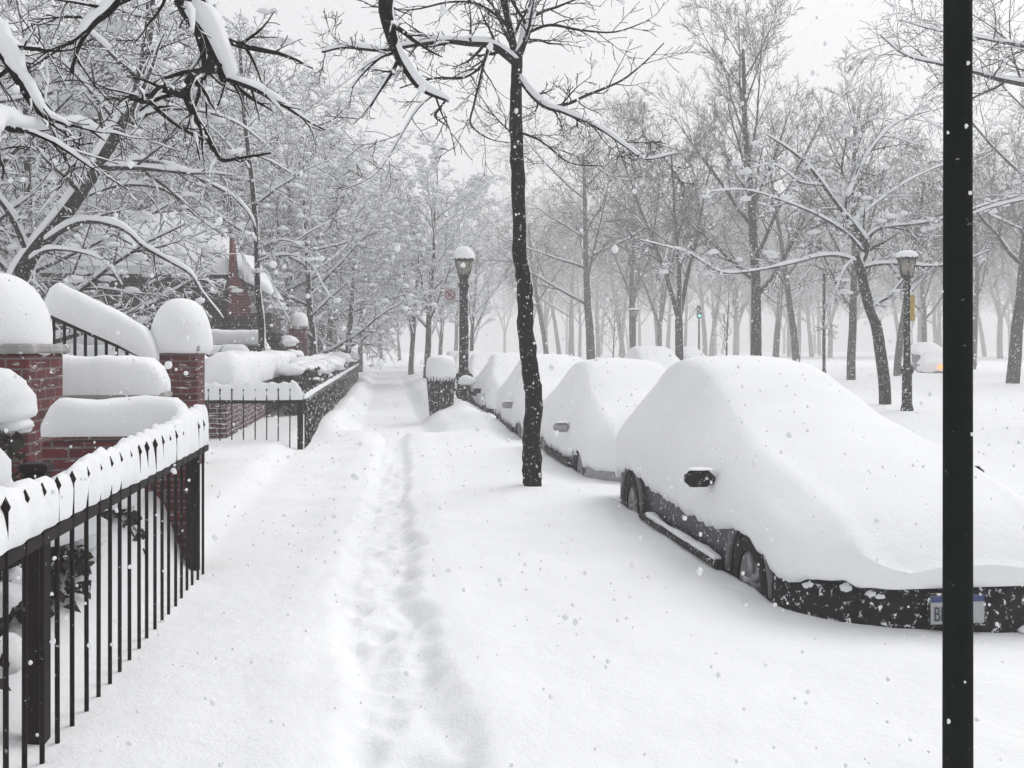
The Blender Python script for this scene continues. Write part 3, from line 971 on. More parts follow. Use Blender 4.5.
# ------------------------------------------------------------------ fences
GF = 'black iron railings with snow on top'


def fence(name, label, pts, rail_z, low_z, top, step, posts, cap_wh, low=-.25, bar_r=.0092, capseed=1, bar_mat='iron', ribs=-.10, grow=0.0, bar_y=-.036):
    """railing along a straight line: rails, every bar a part, posts, snow on the rail"""
    a, b = Vector(pts[0] + (0,)), Vector(pts[1] + (0,))
    d = (b - a)
    L = d.length
    d.normalize()
    rz = math.atan2(d.y, d.x)
    root = thing(name, label, 'fence', a, GF, rz)
    r = MB()
    for z in (rail_z - .025, low_z):
        r.box((L / 2, -.015, z), (L, .05, .05), 0, .006)
    r.build('rail', M[bar_mat], root, smooth=False)
    n = int(L / step)
    bar = MB()
    bar.lathe([(bar_r, low), (bar_r, top - .05), (bar_r * 1.8, top - .035), (.001, top)], 7)
    bo = bar.build('bar', M[bar_mat], root, loc=(step * .5, bar_y, 0))
    for i in range(1, n):
        c = bo.copy()
        C.objects.link(c)
        c.parent = root
        c.location = (step * (.5 + i), bar_y + rnd.uniform(-.003, .003), 0)
        c.rotation_euler = (0, rnd.uniform(-.006, .006), 0)
    for s in posts:
        pm = MB()
        pm.box((s, .05, (top + low) / 2), (.08, .08, top - low + .03), 0, .008)
        pm.box((s, .05, top + .03), (.10, .10, .035), 0, .008)
        pm.build('post', M[bar_mat], root, smooth=False)
    s = MB()
    w, h = cap_wh
    s.cap([(0, 0, rail_z + .01), (L * .35, 0, rail_z + .015), (L * .7, 0, rail_z + .005), (L, 0, rail_z + .01)], w, h, capseed, .024, .16, ribs=ribs, rib_step=step, rib0=step * .5, n=16, grow=grow, sag=.14)
    s.build('snow', M['snow'], root)
    return root


fence('iron_fence', 'black iron railing in the near left corner with ribbed snow along its top', ((-1.25, 1.9), (-1.25, 7.1)), .84, -.12, 1.02, .175, (2.04, 5.12), (.10, .125), capseed=2, grow=.95)
# corner post gets a knob of snow
fence('iron_fence', 'short iron railing facing the camera beyond the gap, white snow behind its bars', ((-2.95, 14.9), (-1.2, 14.9)), .74, -.05, .92, .165, (1.71,), (.12, .23), capseed=5, bar_y=-.05)
fence('iron_fence', 'iron railing running down the pavement from the corner, in front of the hedge', ((-1.2, 14.98), (-1.2, 28.4)), .74, -.05, .88, .165, (3.2, 6.6, 10.0, 13.3), (.075, .09), capseed=9, bar_y=-.02, bar_mat='iron_snowy')
fence('iron_fence', 'farthest iron railing along the pavement, fading toward the snowy trees', ((-1.2, 28.6), (-1.2, 45)), .74, -.05, .88, .165, (3.4, 6.8, 10.2, 13.6, 16.3), (.075, .09), capseed=12, bar_y=-.02, bar_mat='iron_snowy')

# ------------------------------------------------------------------ brick pillars, walls, stoop
GPI = 'brick gate pillars capped with snow'


def pillar(label, x, y, w, top, dome_h, dome_w, seed, group=GPI):
    root = thing('brick_pillar', label, 'pillar', (x, y, 0), group)
    m = MB()
    m.box((0, 0, (top - .5) / 2), (w, w, top + .5), 0, .012)
    m.build('shaft', M['brick'], root, smooth=False)
    m = MB()
    m.box((0, 0, top + .035), (w * 1.12, w * 1.12, .07), 0, .015)
    m.build('coping', M['stone'], root, smooth=False)
    m = MB()
    R_ = dome_w / 2
    prof = [(R_ * .9, top - .02), (R_ * .985, top + .02), (R_, top + .1)]
    for k in range(1, 13):
        a = k / 12 * math.pi / 2
        prof.append((max(.01, R_ * math.cos(a) ** .8), top + .1 + (dome_h - .1) * math.sin(a) ** 1.05))
    m.lathe(prof, 28, jit=.07, seed=seed)
    m.build('snow', M['snow'], root)
    return root


pillar('massive brick pillar at the left edge wearing a tall rounded snow dome', -2.88, 7.75, .78, 1.46, .60, .88, 3)
pillar('brick pillar with round snow dome at the right end of the sloping stoop wall', -2.36, 12.0, .46, 1.46, .62, .70, 5)
pillar('distant narrow brick pillar with small snow cap behind the facing railing', -2.42, 28.6, .5, 2.05, .46, .58, 8)

GW = 'low garden walls heaped with snow'


def wall(name, label, a, b, th, top, cap_h, seed, mat='brick', cap_w=None, group=GW, z0=-.4, zslope=0.0, jit=.1, coping=True):
    a, b = Vector(a + (0,)), Vector(b + (0,))
    d = b - a
    L = d.length
    rz = math.atan2(d.y, d.x)
    root = thing(name, label, 'wall', a, group, rz)
    m = MB()
    m.box((L / 2, 0, (top + z0) / 2), (L, th, top - z0), 0, .01)
    m.build('brickwork', M[mat], root, smooth=False)
    if coping:
        m = MB()
        m.box((L / 2, 0, top + .03), (L + .03, th + .06, .06), 0, .012)
        m.build('coping', M['stone'], root, smooth=False)
    m = MB()
    m.cap([(0, 0, top + .05), (L * .33, 0, top + .05), (L * .66, 0, top + .05), (L, 0, top + .05)], cap_w or th + .14, cap_h, seed, .05, jit, n=16, sag=.12, square=.5)
    m.build('snow', M['snow'], root)
    return root


wall('brick_wall', 'low red brick wall joining the near railing corner to the big pillar, snow banked on top', (-2.3, 7.16), (-1.33, 7.16), .2, .86, .24, 4, coping=False, cap_w=.3)
wall('brick_wall', 'red brick wall under a thick flat snow slab between the two big pillars', (-3.9, 10.4), (-2.18, 10.4), .3, 1.0, .36, 6)
wall('brick_wall', 'long brick wall running away behind the railings, white with drifted snow', (-2.48, 15.3), (-2.48, 28.2), .26, .86, .50, 7, mat='brick_wall', cap_w=.55)
wall('brick_wall', 'short brick wall end heaped with snow just right of the round domed pillar', (-4.2, 15.9), (-2.62, 15.9), .3, .98, .36, 17)
wall('brick_wall', 'lower of the two grey snowy ledges left of the small distant pillar', (-6.6, 21.0), (-2.75, 21.0), .4, 1.18, .34, 8, mat='brick_dark')
wall('brick_wall', 'upper of the two grey snowy ledges below the house front', (-7.5, 23.6), (-2.75, 23.6), .4, 1.55, .32, 9, mat='brick_dark')

# stoop side wall with balusters and sloped snow
st = thing('stoop_railing', 'sloping stoop balustrade covered by a thick band of snow between the pillars', 'railing', (0, 0, 0))
y0 = 11.75
xa, za, xb, zb = -2.62, 1.38, -3.75, 1.89


def sx(u):
    return xa + (xb - xa) * u, za + (zb - za) * u


m = MB()
m.tube([Vector((xa, y0, za)), Vector((xb, y0, zb))], [.05, .05], 8)
m.build('handrail', M['iron'], st)
m = MB()
k = 10
for i in range(k):
    x, z = sx((i + .5) / k)
    m_ = MB()
    m_.lathe([(.022, 0), (.022, .06), (.032, .12), (.018, .3), (.018, z - 1.0 - .04)], 8)
    o = m_.build('baluster', M['iron'], st, loc=(x, y0, 1.0))
m = MB()
m.box(((xa + xb) / 2, y0, .3), (abs(xb - xa), .3, 1.4), 0, .01)
m.build('base_wall', M['brick'], st, smooth=False)
m = MB()
x1, z1 = sx(-.06)
m.cap([(x1, y0, z1 - .03), (*[sx(.3)[0]], y0, sx(.3)[1] + .02), (sx(.65)[0], y0, sx(.65)[1] + .02), (xb, y0, zb + .03)], .42, .36, 11, .05, .1, n=16, sag=.15, square=.6)
m.build('snow', M['snow'], st)
# stair flight up to the house
sp = thing('stone_steps', 'snow covered stone steps climbing left behind the balustrade', 'steps', (-3.0, 12.6, 0))
for i in range(6):
    m = MB()
    m.box((-.34 * i, 0, .08 + .09 * i), (.36, 1.15, .2 + .18 * i), 0, .01)
    m.build('step', M['stone'], sp, smooth=False)
m = MB()
m.cap([(.1, 0, .12), (-1.0, 0, .75), (-2.0, 0, 1.25)], 1.1, .22, 3, .06, .15, n=14, sag=.1)
m.build('snow', M['snow'], sp)

# ------------------------------------------------------------------ house
hs = thing('brick_house', 'dark brick house with snowy hipped roof and a narrow red gable', 'house', (-6.0, 26.5, 0))
m = MB()
m.box((-.4, 2.2, 1.5), (4.5, 4.4, 3.6), 0, .02)
m.build('wall', M['brick_dark'], hs, smooth=False)
m = MB()
ex0, ex1, ey0, ey1, ez, rz_ = -2.9, 2.1, -.4, 4.8, 3.36, 5.0
vs = [(ex0, ey0, ez), (ex1, ey0, ez), (ex1, ey1, ez), (ex0, ey1, ez), (ex0 + 1.5, 2.2, rz_), (ex1 - .9, 2.2, rz_), (ex0, ey0, ez - .12), (ex1, ey0, ez - .12), (ex1, ey1, ez - .12), (ex0, ey1, ez - .12)]
m.add(vs, [(0, 1, 5, 4), (1, 2, 5), (2, 3, 4, 5), (3, 0, 4), (6, 7, 1, 0), (7, 8, 2, 1), (8, 9, 3, 2), (9, 6, 0, 3), (9, 8, 7, 6)])
m.build('roof', M['brick_dark'], hs, smooth=False)
m = MB()
s2 = [(x * 1.0 + (.06 if x > 0 else -.06), y + (-.06 if y < 2 else .06), z + .22) for x, y, z in vs[:4]] + [(vs[4][0], vs[4][1], rz_ + .3), (vs[5][0], vs[5][1], rz_ + .3)]
lo = [(x, y, ez + .005) for x, y, z in s2[:4]]
m.add(s2 + lo, [(0, 1, 5, 4), (1, 2, 5), (2, 3, 4, 5), (3, 0, 4), (6, 7, 1, 0), (7, 8, 2, 1), (8, 9, 3, 2), (9, 6, 0, 3)])
rs = m.build('roof_snow', M['treesnow'], hs, smooth=False)
# narrow steep red gable at the right corner with its own snowy slope
m = MB()
gx, gy = 2.15, -.55
m.add([(gx - .12, gy, 2.3), (gx + .42, gy, 2.3), (gx + .40, gy, 2.75), (gx + .1, gy, 3.3), (gx + .0, gy, 4.3), (gx - .06, gy, 4.3),
       (gx - .12, gy + .5, 2.3), (gx + .42, gy + .5, 2.3), (gx + .40, gy + .5, 2.75), (gx + .1, gy + .5, 3.3), (gx + .0, gy + .5, 4.3), (gx - .06, gy + .5, 4.3)],
      [tuple(reversed(range(6))), tuple(range(6, 12))] + [(i, (i + 1) % 6, 6 + (i + 1) % 6, 6 + i) for i in range(6)])
m.build('gable', M['red_trim'], hs, smooth=False)
m = MB()
m.add([(gx + .3, gy + .05, 3.2), (gx + 1.0, gy + .05, 2.85), (gx + 1.0, gy + 3, 2.85), (gx + .2, gy + 3, 4.1), (gx + .22, gy + .05, 3.9)], [(0, 1, 4), (1, 2, 3, 4)])
m.cap([(gx + .3, gy + .8, 3.3), (gx + .65, gy + .8, 3.05), (gx + 1.0, gy + .8, 2.85)], 1.8, .30, 4, .1, .15)
m.build('lean_to_snow', M['treesnow'], hs)
m = MB()
m.box((gx + .42, gy + 1.2, 1.1), (1.1, 2.2, 2.6), 0, .02)
m.build('side_wall', M['brick_dark'], hs, smooth=False)
for (wx) in (-1.6, .4):
    m = MB()
    m.box((wx, -.03, 2.25), (.95, .1, 1.3), 0, .01)
    f = m.build('window', M['stone'], hs, smooth=False)
    m = MB()
    m.box((wx, -.09, 2.25), (.78, .03, 1.12))
    m.build('pane', M['glass_dark'], f, smooth=False)

# ------------------------------------------------------------------ shrubs and hedge
GS = 'snow covered shrubs behind the near railing'


def shrub(label, x, y, r, h, seed, group=GS, dome=True, twigs=5, z0=None):
    q = random.Random(seed)
    z = min(.12, ground_h(x, y) - .05) if z0 is None else z0
    root = thing('snowy_shrub', label, 'shrub', (x, y, z), group)
    m = MB()
    for i in range(int(700 * r * h / .15)):
        a, u = q.random() * 6.283, q.random() ** .5
        zz = q.random()
        rr = r * u * (.55 + .45 * math.sin(math.pi * min(1, zz * .9 + .1)))
        c = Vector((rr * math.cos(a), rr * math.sin(a), zz * h))
        n = Vector((q.gauss(0, 1), q.gauss(0, 1), q.gauss(0, 1))).normalized()
        t1 = n.orthogonal().normalized() * q.uniform(.014, .03)
        t2 = n.cross(t1).normalized() * q.uniform(.02, .045)
        m.add([c - t1 - t2, c + t1 - t2 * .4, c + t1 * .3 + t2, c - t1 + t2 * .5], [(0, 1, 2, 3)])
    for i in range(14):
        a = q.random() * 6.283
        e = Vector((math.cos(a) * r * .8, math.sin(a) * r * .8, h * q.uniform(.6, 1)))
        m.tube([Vector((0, 0, 0)), e * .5 + Vector((0, 0, .1 * h)), e], [.012, .009, .004], 4)
    m.build('foliage', M['leaf'], root, smooth=False)
    s = MB()
    if dome:
        s.lump((0, 0, h * .88), (r * 1.0, r * 1.0, min(.32, h * .2 + .06)), seed, .32, 20, 12, .25)
    for i in range(int(10 * r / .3)):
        a = q.random() * 6.283
        zz = q.uniform(.25, .9)
        rr = r * q.uniform(.6, 1.0)
        k = q.uniform(.07, .15) * (r / .35) ** .5
        s.lump((rr * math.cos(a), rr * math.sin(a), zz * h), (k * q.uniform(.9, 1.5), k * q.uniform(.9, 1.5), k * .85), q.random() * 90, .4, 10, 7, .4)
    s.build('snow', M['snow'], root)
    if twigs:
        w = MB()
        for i in range(twigs):
            a = q.random() * 6.283
            b = Vector((math.cos(a) * r * .4, math.sin(a) * r * .4, h * .9))
            e = b + Vector((math.cos(a) * r * q.uniform(.2, .6), math.sin(a) * r * q.uniform(.2, .6), .2 + q.random() * .2))
            w.tube([b, b.lerp(e, .5) + Vector((0, 0, .03)), e], [.008, .006, .003], 4)
        w.build('twigs', M['bark'], root)
    return root


shrub('tall dark shrub with smooth snow dome at the left edge, before the massive pillar', -2.22, 5.75, .27, 1.2, 3, twigs=0)
shrub('snow heaped bush behind the thick railing post in the near corner', -1.68, 3.95, .26, .50, 4, twigs=0)
shrub('forked clump of snow poking above the near railing at the left edge', -1.72, 4.55, .13, .92, 5, dome=True, twigs=0)
shrub('broad snow covered bush behind the middle of the near railing', -1.82, 5.25, .36, .50, 6, twigs=0)
shrub('low snowy bush behind the far end of the near railing', -1.72, 6.25, .28, .52, 7, twigs=0)
shrub('snow buried bush low in the corner behind the first railing bars', -2.25, 4.6, .40, .42, 8, twigs=0)
shrub('tall rounded shrub with bare twigs sticking out, behind the massive pillar', -3.75, 9.6, .5, 1.95, 9, twigs=9)
for i, (x, y, r, h, lb_) in enumerate([
    (-3.1, 17.5, .6, 1.3, 'rounded snowy shrub at the foot of the house, left of the grey ledges'),
    (-3.6, 24.6, .8, 1.9, 'dark shrub under the red gable with snow lumps all over'),
    (-2.9, 25.8, .6, 1.8, 'snow dotted shrub just left of the small distant pillar')]):
    shrub(lb_, x, y, r, h, 30 + i, 'snowy shrubs by the house', dome=False, twigs=4)


def hedge(label, x, ya, yb, w, h, seed):
    q = random.Random(seed)
    root = thing('hedge', label, 'hedge', (x, ya, 0), 'hedges behind the railings')
    L = yb - ya
    m, s = MB(), MB()
    for i in range(int(L * 900)):
        c = Vector((q.uniform(-w / 2, w / 2), q.uniform(0, L), q.uniform(.0, h)))
        c.z *= 1 - .12 * abs(noise.noise(Vector((c.y * .9, 0, seed))))
        n = Vector((q.gauss(0, 1), q.gauss(0, 1), q.gauss(0, 1))).normalized()
        t1 = n.orthogonal().normalized() * q.uniform(.02, .045)
        t2 = n.cross(t1).normalized() * q.uniform(.03, .06)
        m.add([c - t1 - t2, c + t1 - t2 * .4, c + t1 * .3 + t2, c - t1 + t2 * .5], [(0, 1, 2, 3)])
    m.box((0, L / 2, h * .45), (w * .5, L, h * .8))
    m.build('foliage', M['leaf'], root, smooth=False)
    for i in range(int(L * 5)):
        k = q.uniform(.14, .28)
        s.lump((q.uniform(-w * .45, w * .45), q.uniform(0, L), h * q.uniform(.9, 1.02)), (k * 1.3, k * 1.5, k * .75), q.random() * 99, .4, 10, 6, .4)
    for i in range(int(L * 9)):
        k = q.uniform(.04, .10)
        s.lump((w * .5 * q.uniform(.8, 1.05), q.uniform(0, L), q.uniform(.1, h)), (k, k * 1.4, k * .7), q.random() * 99, .4, 8, 5, .4)
    s.build('snow', M['snow'], root)


hedge('dark clipped hedge with lumpy snow top, behind the railing past the corner', -1.68, 20.5, 28.0, .7, 1.1, 2)
hedge('far hedge with snow on top behind the farthest railing', -1.75, 29.4, 45.5, .75, 1.15, 3)

# ------------------------------------------------------------------ cars
PROF_SUV = dict(
    L=4.5, hw=.92, base=-.30,
    top=[(-.10, .33), (-.06, .35), (.0, .40), (.10, .48), (.3, .60), (.6, .70), (1.0, .80), (1.45, .91), (1.95, 1.06), (2.4, 1.23), (2.8, 1.36), (3.2, 1.42), (3.6, 1.40), (3.95, 1.27), (4.3, .99), (4.54, .55)],
    rw=[(0, .62), (.6, .68), (1.4, .68), (2.0, .62), (2.6, .58), (3.6, .58), (4.2, .60), (4.54, .60)],
    belt=[(0, .28), (.3, .40), (.6, .48), (1.4, .58), (2.0, .64), (3, .66), (4.2, .66), (4.54, .5)],
    e=[(-.09, .215), (0, .21), (.3, .19), (.5, .20), (.85, .33), (1.1, .32), (1.45, .26), (2.0, .27), (3.0, .30), (3.55, .37), (3.85, .35), (4.54, .20)])


def wheel(root, x, y, z, r, side):
    """tyre with rim; side = -1 faces the pavement"""
    t = MB()
    w = .2
    prof = [(r * .62, -w / 2), (r * .9, -w / 2), (r * .985, -w / 2 + .03), (r, -w / 4), (r, w / 4), (r * .985, w / 2 - .03), (r * .9, w / 2), (r * .62, w / 2)]
    t.lathe(prof, 28, axis='X', cap=False)
    wh = t.build('wheel', M['rubber'], root, loc=(x, y, z))
    m = MB()
    prof = [(r * .64, -.06), (r * .64, .085), (r * .58, .085), (r * .55, .05), (r * .2, .06), (r * .18, .08), (.01, .085)]
    m.lathe([(a, b * side) for a, b in prof], 24, axis='X')
    for k in range(5):
        a = k * 2 * math.pi / 5
        c = Vector((.062 * side, math.cos(a) * r * .37, math.sin(a) * r * .37))
        e0 = Vector((.07 * side, math.cos(a) * r * .14, math.sin(a) * r * .14))
        e1 = Vector((.07 * side, math.cos(a) * r * .6, math.sin(a) * r * .6))
        m.tube([e0, e1], [.028, .022], 6)
    m.build('rim', M['rim'], wh)
    return wh


def end_f(df, dr):
    v = min(1, max(0, df) / .62)
    f = .22 + .78 * math.sqrt(1 - (1 - v) ** 2)
    r = .86 + .14 * math.sqrt(min(1, max(0, dr) / .4))
    return min(f, r)


def car(name, label, x0, x1, yf, yr, prof, body_mat, group, seed, detail=2, cat='car', flip=False, topscale=1.0, wheels=(.85, 3.65), mirror=(1.46, .56), mirror_mat=None, cast=None):
    xc, hw = (x0 + x1) / 2, (x1 - x0) / 2
    L = yr - yf
    kL = L / prof['L']
    base = prof['base']
    root = thing(name, label, cat, (xc, yf, 0), group, math.pi if flip else 0)
    if flip:
        root.location = (xc, yr, 0)
    lo = base + .2
    # body: lofted shell under the snow
    n = 110
    vs, fs = [], []
    ring = 0
    lo_ = base + .2
    AR = .35
    for i in range(n + 1):
        s = prof['L'] * i / n
        t = interp(prof['top'], s) * topscale - .16
        lo = lo_
        for ws in wheels:
            dd = abs(s - ws) * kL
            if dd < AR:
                lo = max(lo, base + .33 + math.sqrt(AR * AR - dd * dd))
        t = max(t, lo + .12)
        rw = interp(prof['rw'], s) - .08
        bz = min(t - .05, max(lo + .03, base + .95 if 1.4 < s < 4.3 else base + .82))
        ends = end_f(s + .06, prof['L'] - s + .06) * .985
        w = hw * ends
        sec = [(-w * .93, lo), (-w, lo + .02), (-w * 1.0, (lo + bz) / 2), (-w * .985, bz), (-min(rw, w * .95), t - .05), (-min(rw, w * .95) * .8, t),
               (min(rw, w * .95) * .8, t), (min(rw, w * .95), t - .05), (w * .985, bz), (w * 1.0, (lo + bz) / 2), (w, lo + .02), (w * .93, lo)]
        ring = len(sec)
        for (x, z) in sec:
            vs.append((x, s * kL, z))
    for i in range(n):
        for j in range(ring):
            j2 = (j + 1) % ring
            fs.append((i * ring + j, i * ring + j2, (i + 1) * ring + j2, (i + 1) * ring + j))
    fs.append(tuple(range(ring)))
    fs.append(tuple(reversed(range(n * ring, (n + 1) * ring))))
    m = MB()
    m.add(vs, fs)
    sharp(m.build('body', body_mat, root), 40)
    if detail >= 1:
        for sd in (-1, 1):
            for s in wheels:
                a = MB()
                # wheel housing and flared lip
                a.lathe([(.46, -.015), (.46, .012), (.01, .012)], 30, c=(sd * (hw - .26), s * kL, base + .36), axis='X')
                a.build('wheel_housing', M['black_plastic'], root)
                a = MB()
                arc = [Vector((sd * (hw + .02), s * kL + math.cos(R(an)) * .375, base + .33 + math.sin(R(an)) * .375)) for an in range(0, 181, 10)]
                a.tube(arc, [.026] * len(arc), 6)
                a.build('arch_lip', M['lip'], root)
                wheel(root, sd * (hw - .075), s * kL, base + .33, .32, sd)
            # running board / sill
            a = MB()
            ys, ye = wheels[0] * kL + .46, wheels[1] * kL - .46
            a.box((sd * (hw + .035), (ys + ye) / 2, base + .34), (.10, ye - ys, .07), 0, .02)
            a.build('running_board', M['black_plastic'], root, smooth=False)
            if detail >= 2 and sd < 0:
                a = MB()
                a.cap([(sd * (hw + .045), ys + .05, base + .37), (sd * (hw + .045), (ys + ye) / 2, base + .375), (sd * (hw + .045), ye - .2, base + .37)], .075, .026, seed, .04, .5, n=8)
                a.build('board_snow', M['snow'], root)
            # mirror
            a = MB()
            ms, mz = mirror
            a.box((sd * (hw + .13), ms * kL, mz), (.20, .11, .115), 0, .035)
            a.box((sd * (hw + .0), ms * kL + .01, mz - .02), (.14, .05, .06), 0, .02)
            mo = a.build('side_mirror', mirror_mat or M['black_plastic'], root, smooth=False)
            a = MB()
            a.lump((sd * (hw + .12), ms * kL, mz + .06), (.10, .06, .016), seed, .3, 12, 8, .15)
            a.build('mirror_snow', M['snow'], mo)
    # bumper
    bpath = []
    for i in range(25):
        a = -1 + 2 * i / 24
        x = hw * 1.0 * math.sin(a * math.pi / 2)
        y = -.08 + .58 * (1 - math.cos(a * math.pi / 2))
        bpath.append(Vector((x, y, 0)))
    bpath = [Vector((-hw * 1.003, .54, 0))] + bpath + [Vector((hw * 1.003, .54, 0))]
    m = MB()
    rows = [(-.06, base + .20), (.015, base + .23), (.035, base + .31), (.03, base + .42), (.0, base + .50), (-.08, base + .54)]
    vs, fs = [], []
    for p_ in bpath:
        d = Vector((p_.x / hw * .9, -1 if p_.y < .3 else -.2, 0)).normalized()
        for (o_, z) in rows:
            vs.append((p_.x + d.x * o_, p_.y + d.y * o_, z))
    k = len(rows)
    for i in range(len(bpath) - 1):
        for j in range(k - 1):
            fs.append((i * k + j, (i + 1) * k + j, (i + 1) * k + j + 1, i * k + j + 1))
    m.add(vs, fs)
    m.build('bumper', mirror_mat or M['black_plastic'], root)
    # headlights under the snow edge
    for sd in (-1, 1):
        m = MB()
        m.lump((sd * hw * .66, .20, base + .60), (.15, .10, .07), 2, .05, 12, 8, 1.0)
        m.build('headlight', M['headlight'], root)
    # snow cover
    m = MB()
    n = 170
    Ls = prof['L']
    ss = []
    for i in range(n + 1):
        u = i / n
        ss.append(-.09 + .64 * (u / .2) ** 1.6 if u < .2 else .55 + (Ls - .5) * (u - .2) / .8)
    NS = 26
    vs, fs = [], []
    for i, s in enumerate(ss):
        t = interp(prof['top'], s) * topscale
        rw = interp(prof['rw'], s)
        bz = min(interp(prof['belt'], s), t - .1)
        e = min(interp(prof['e'], s), t - .08)
        dist = min(s + .06, Ls + .06 - s)
        ends = end_f(s + .13, Ls + .06 - s)
        w = (hw + .045) * ends
        rw = min(rw * hw / .92, w * .93)
        ctl = [(w * .99, e), (w * 1.015, e + (bz - e) * .45), (w * .985, bz), (w * .55 + rw * .45, bz + (t - bz) * .42), (rw, t - (t - bz) * .17), (rw * .86, t - .035), (rw * .45, t - .004), (0, t + .008)]
        full = [(-a, b) for a, b in ctl] + [(a, b) for a, b in ctl[::-1][1:]]
        # resample by catmull through control points
        K = len(full) - 1
        for j in range(NS + 1):
            f = j / NS * K
            q0 = min(K - 1, int(f))
            tt = f - q0
            p0, p1, p2, p3 = full[max(0, q0 - 1)], full[q0], full[q0 + 1], full[min(K, q0 + 2)]
            pt = []
            for c in (0, 1):
                pt.append(.5 * (2 * p1[c] + (p2[c] - p0[c]) * tt + (2 * p0[c] - 5 * p1[c] + 4 * p2[c] - p3[c]) * tt ** 2 + (3 * p1[c] - p0[c] - 3 * p2[c] + p3[c]) * tt ** 3))
            x, z = pt
            edge = 1 - min(1, min(j, NS - j) / 3)
            q = Vector((x * 1.1, s * 1.1, z * 1.1 + seed * 5))
            amp = .035 * noise.noise(q) + .012 * noise.noise(q * 3.5) + .006 * noise.noise(q * 9)
            rag = .05 * noise.noise(Vector((s * 4.5, seed, 0))) + .03 * noise.noise(Vector((s * 11, seed, 0))) + .015 * noise.noise(Vector((s * 19, seed, 0)))
            if z > bz and t - bz > .25:
                hh = (z - bz) / (t - bz)
                sl_ = 1.62 + 1.05 * hh
                rid = math.exp(-((s - sl_) / .06) ** 2) * min(1, 4 * hh) * (1 - sm(.8, 1, hh))
                rec = sm(sl_ + .05, sl_ + .2, s) * (1 - sm(3.9, 4.1, s)) * sm(.05, .2, hh) * (1 - sm(.7, .85, hh)) * math.exp(-((s - 2.95) / .04) ** 2 * 0)
                rec *= 1 - .7 * math.exp(-((s - 2.95) / .07) ** 2)
                amp += .022 * rid - .030 * rec
            f_ = 1 + amp * .8
            vs.append((x * f_, s * kL, z + amp * .6 + rag * edge))
    W = NS + 1
    for i in range(n):
        for j in range(NS):
            fs.append((i * W + j, i * W + j + 1, (i + 1) * W + j + 1, (i + 1) * W + j))
        fs.append((i * W + NS, i * W, (i + 1) * W, (i + 1) * W + NS))
    fs.append(tuple(reversed(range(W))))
    fs.append(tuple(range(n * W, (n + 1) * W)))
    m.add(vs, fs)
    m.build('snow', M['snow'], root)
    return root


def edge_clumps(root, hw, seed, n_=26):
    q = random.Random(seed)
    m = MB()
    for i in range(n_):
        u = q.choice((-1, 1)) * q.uniform(.28, 1)
        x = hw * .98 * math.sin(u * math.pi / 2)
        y = -.06 + .58 * (1 - math.cos(u * math.pi / 2))
        k = q.uniform(.012, .032)
        m.lump((x, y - .01, q.uniform(.15, .20)), (k * 1.5, k, k), q.random() * 60, .5, 8, 6, .9)
    m.build('snow_clumps', M['snow'], root)


PS = {k: (list(v) if isinstance(v, list) else v) for k, v in PROF_SUV.items()}
GC = 'cars parked along the kerb, buried in snow'
suv = car('parked_car', 'nearest snow buried dark car, its black bumper and side mirror showing', *CARS[0][:4], PROF_SUV, paint('charcoal_paint', (0.035, 0.036, 0.04), .42), GC, 1, 2, mirror=(1.48, .60))
edge_clumps(suv, .87, 5)
SED = dict(PROF_SUV, L=4.35, base=-.28,
           top=[(-.15, .18), (-.08, .28), (.0, .38), (.12, .56), (.4, .72), (.8, .84), (1.3, .98), (1.8, 1.17), (2.3, 1.33), (2.8, 1.37), (3.3, 1.33), (3.8, 1.15), (4.1, .95), (4.3, .75), (4.39, .45)],
           rw=[(0, .66), (.6, .70), (1.4, .70), (2.0, .62), (2.6, .58), (3.4, .58), (4.0, .6), (4.39, .55)],
           belt=[(0, .28), (.3, .40), (.6, .48), (1.4, .56), (2.0, .6), (3, .62), (4.1, .6), (4.39, .4)],
           e=[(0, .12), (.3, .12), (.6, .14), (.85, .26), (1.15, .2), (1.6, .12), (2.4, .12), (3.2, .13), (3.6, .22), (4.0, .14), (4.39, .10)])
silver = paint('silver_paint', (0.30, 0.30, 0.31), .40)
car('parked_car', 'silver car second in the row, seen just right of the slim kerb tree trunk', *CARS[1], SED, silver, GC, 2, 1, mirror=(1.5, .50), mirror_mat=silver, topscale=.985)
SED3 = dict(SED, e=[(0, .1), (.85, .22), (1.3, .1), (3.2, .1), (3.6, .2), (4.39, .08)])
pale = paint('pale_paint', (0.42, 0.42, 0.43), .45)
car('parked_car', 'third car in the row, a white mound partly behind the slim kerb tree trunk', *CARS[2], SED3, pale, GC, 3, 1, mirror=(1.5, .48), mirror_mat=silver, topscale=1.0)
car('parked_car', 'fourth car in the row, snow mound beside the kerb lamp post', *CARS[3], SED3, paint('grey_paint', (0.2, 0.2, 0.21), .5), GC, 4, 1, mirror=(1.5, .48))
car('parked_car', 'fifth buried car in the row, showing just behind the lamp post', *CARS[4], SED3, pale, GC, 5, 1, mirror=(1.5, .48))
car('parked_car', 'sixth buried car in the row, a faint white hump beyond the lamp post', *CARS[5], SED3, pale, GC, 6, 1, mirror=(1.5, .48))
car('parked_car', 'last faint snow hump in the row before the trees at the kerb', *CARS[6], SED3, pale, GC, 7, 1, mirror=(1.5, .48))
VAN = dict(PROF_SUV, base=-.2, top=[(a, b * 1.06 + .06) for a, b in PROF_SUV['top']])
car('parked_car', 'snow buried car parked across the street, dark headlight gap showing below the trees', 7.4, 9.3, 27.6, 32.1, VAN, paint('dark_paint', (0.05, 0.05, 0.055), .4), 'cars across the street and park', 8, 1, mirror=(1.48, .75))

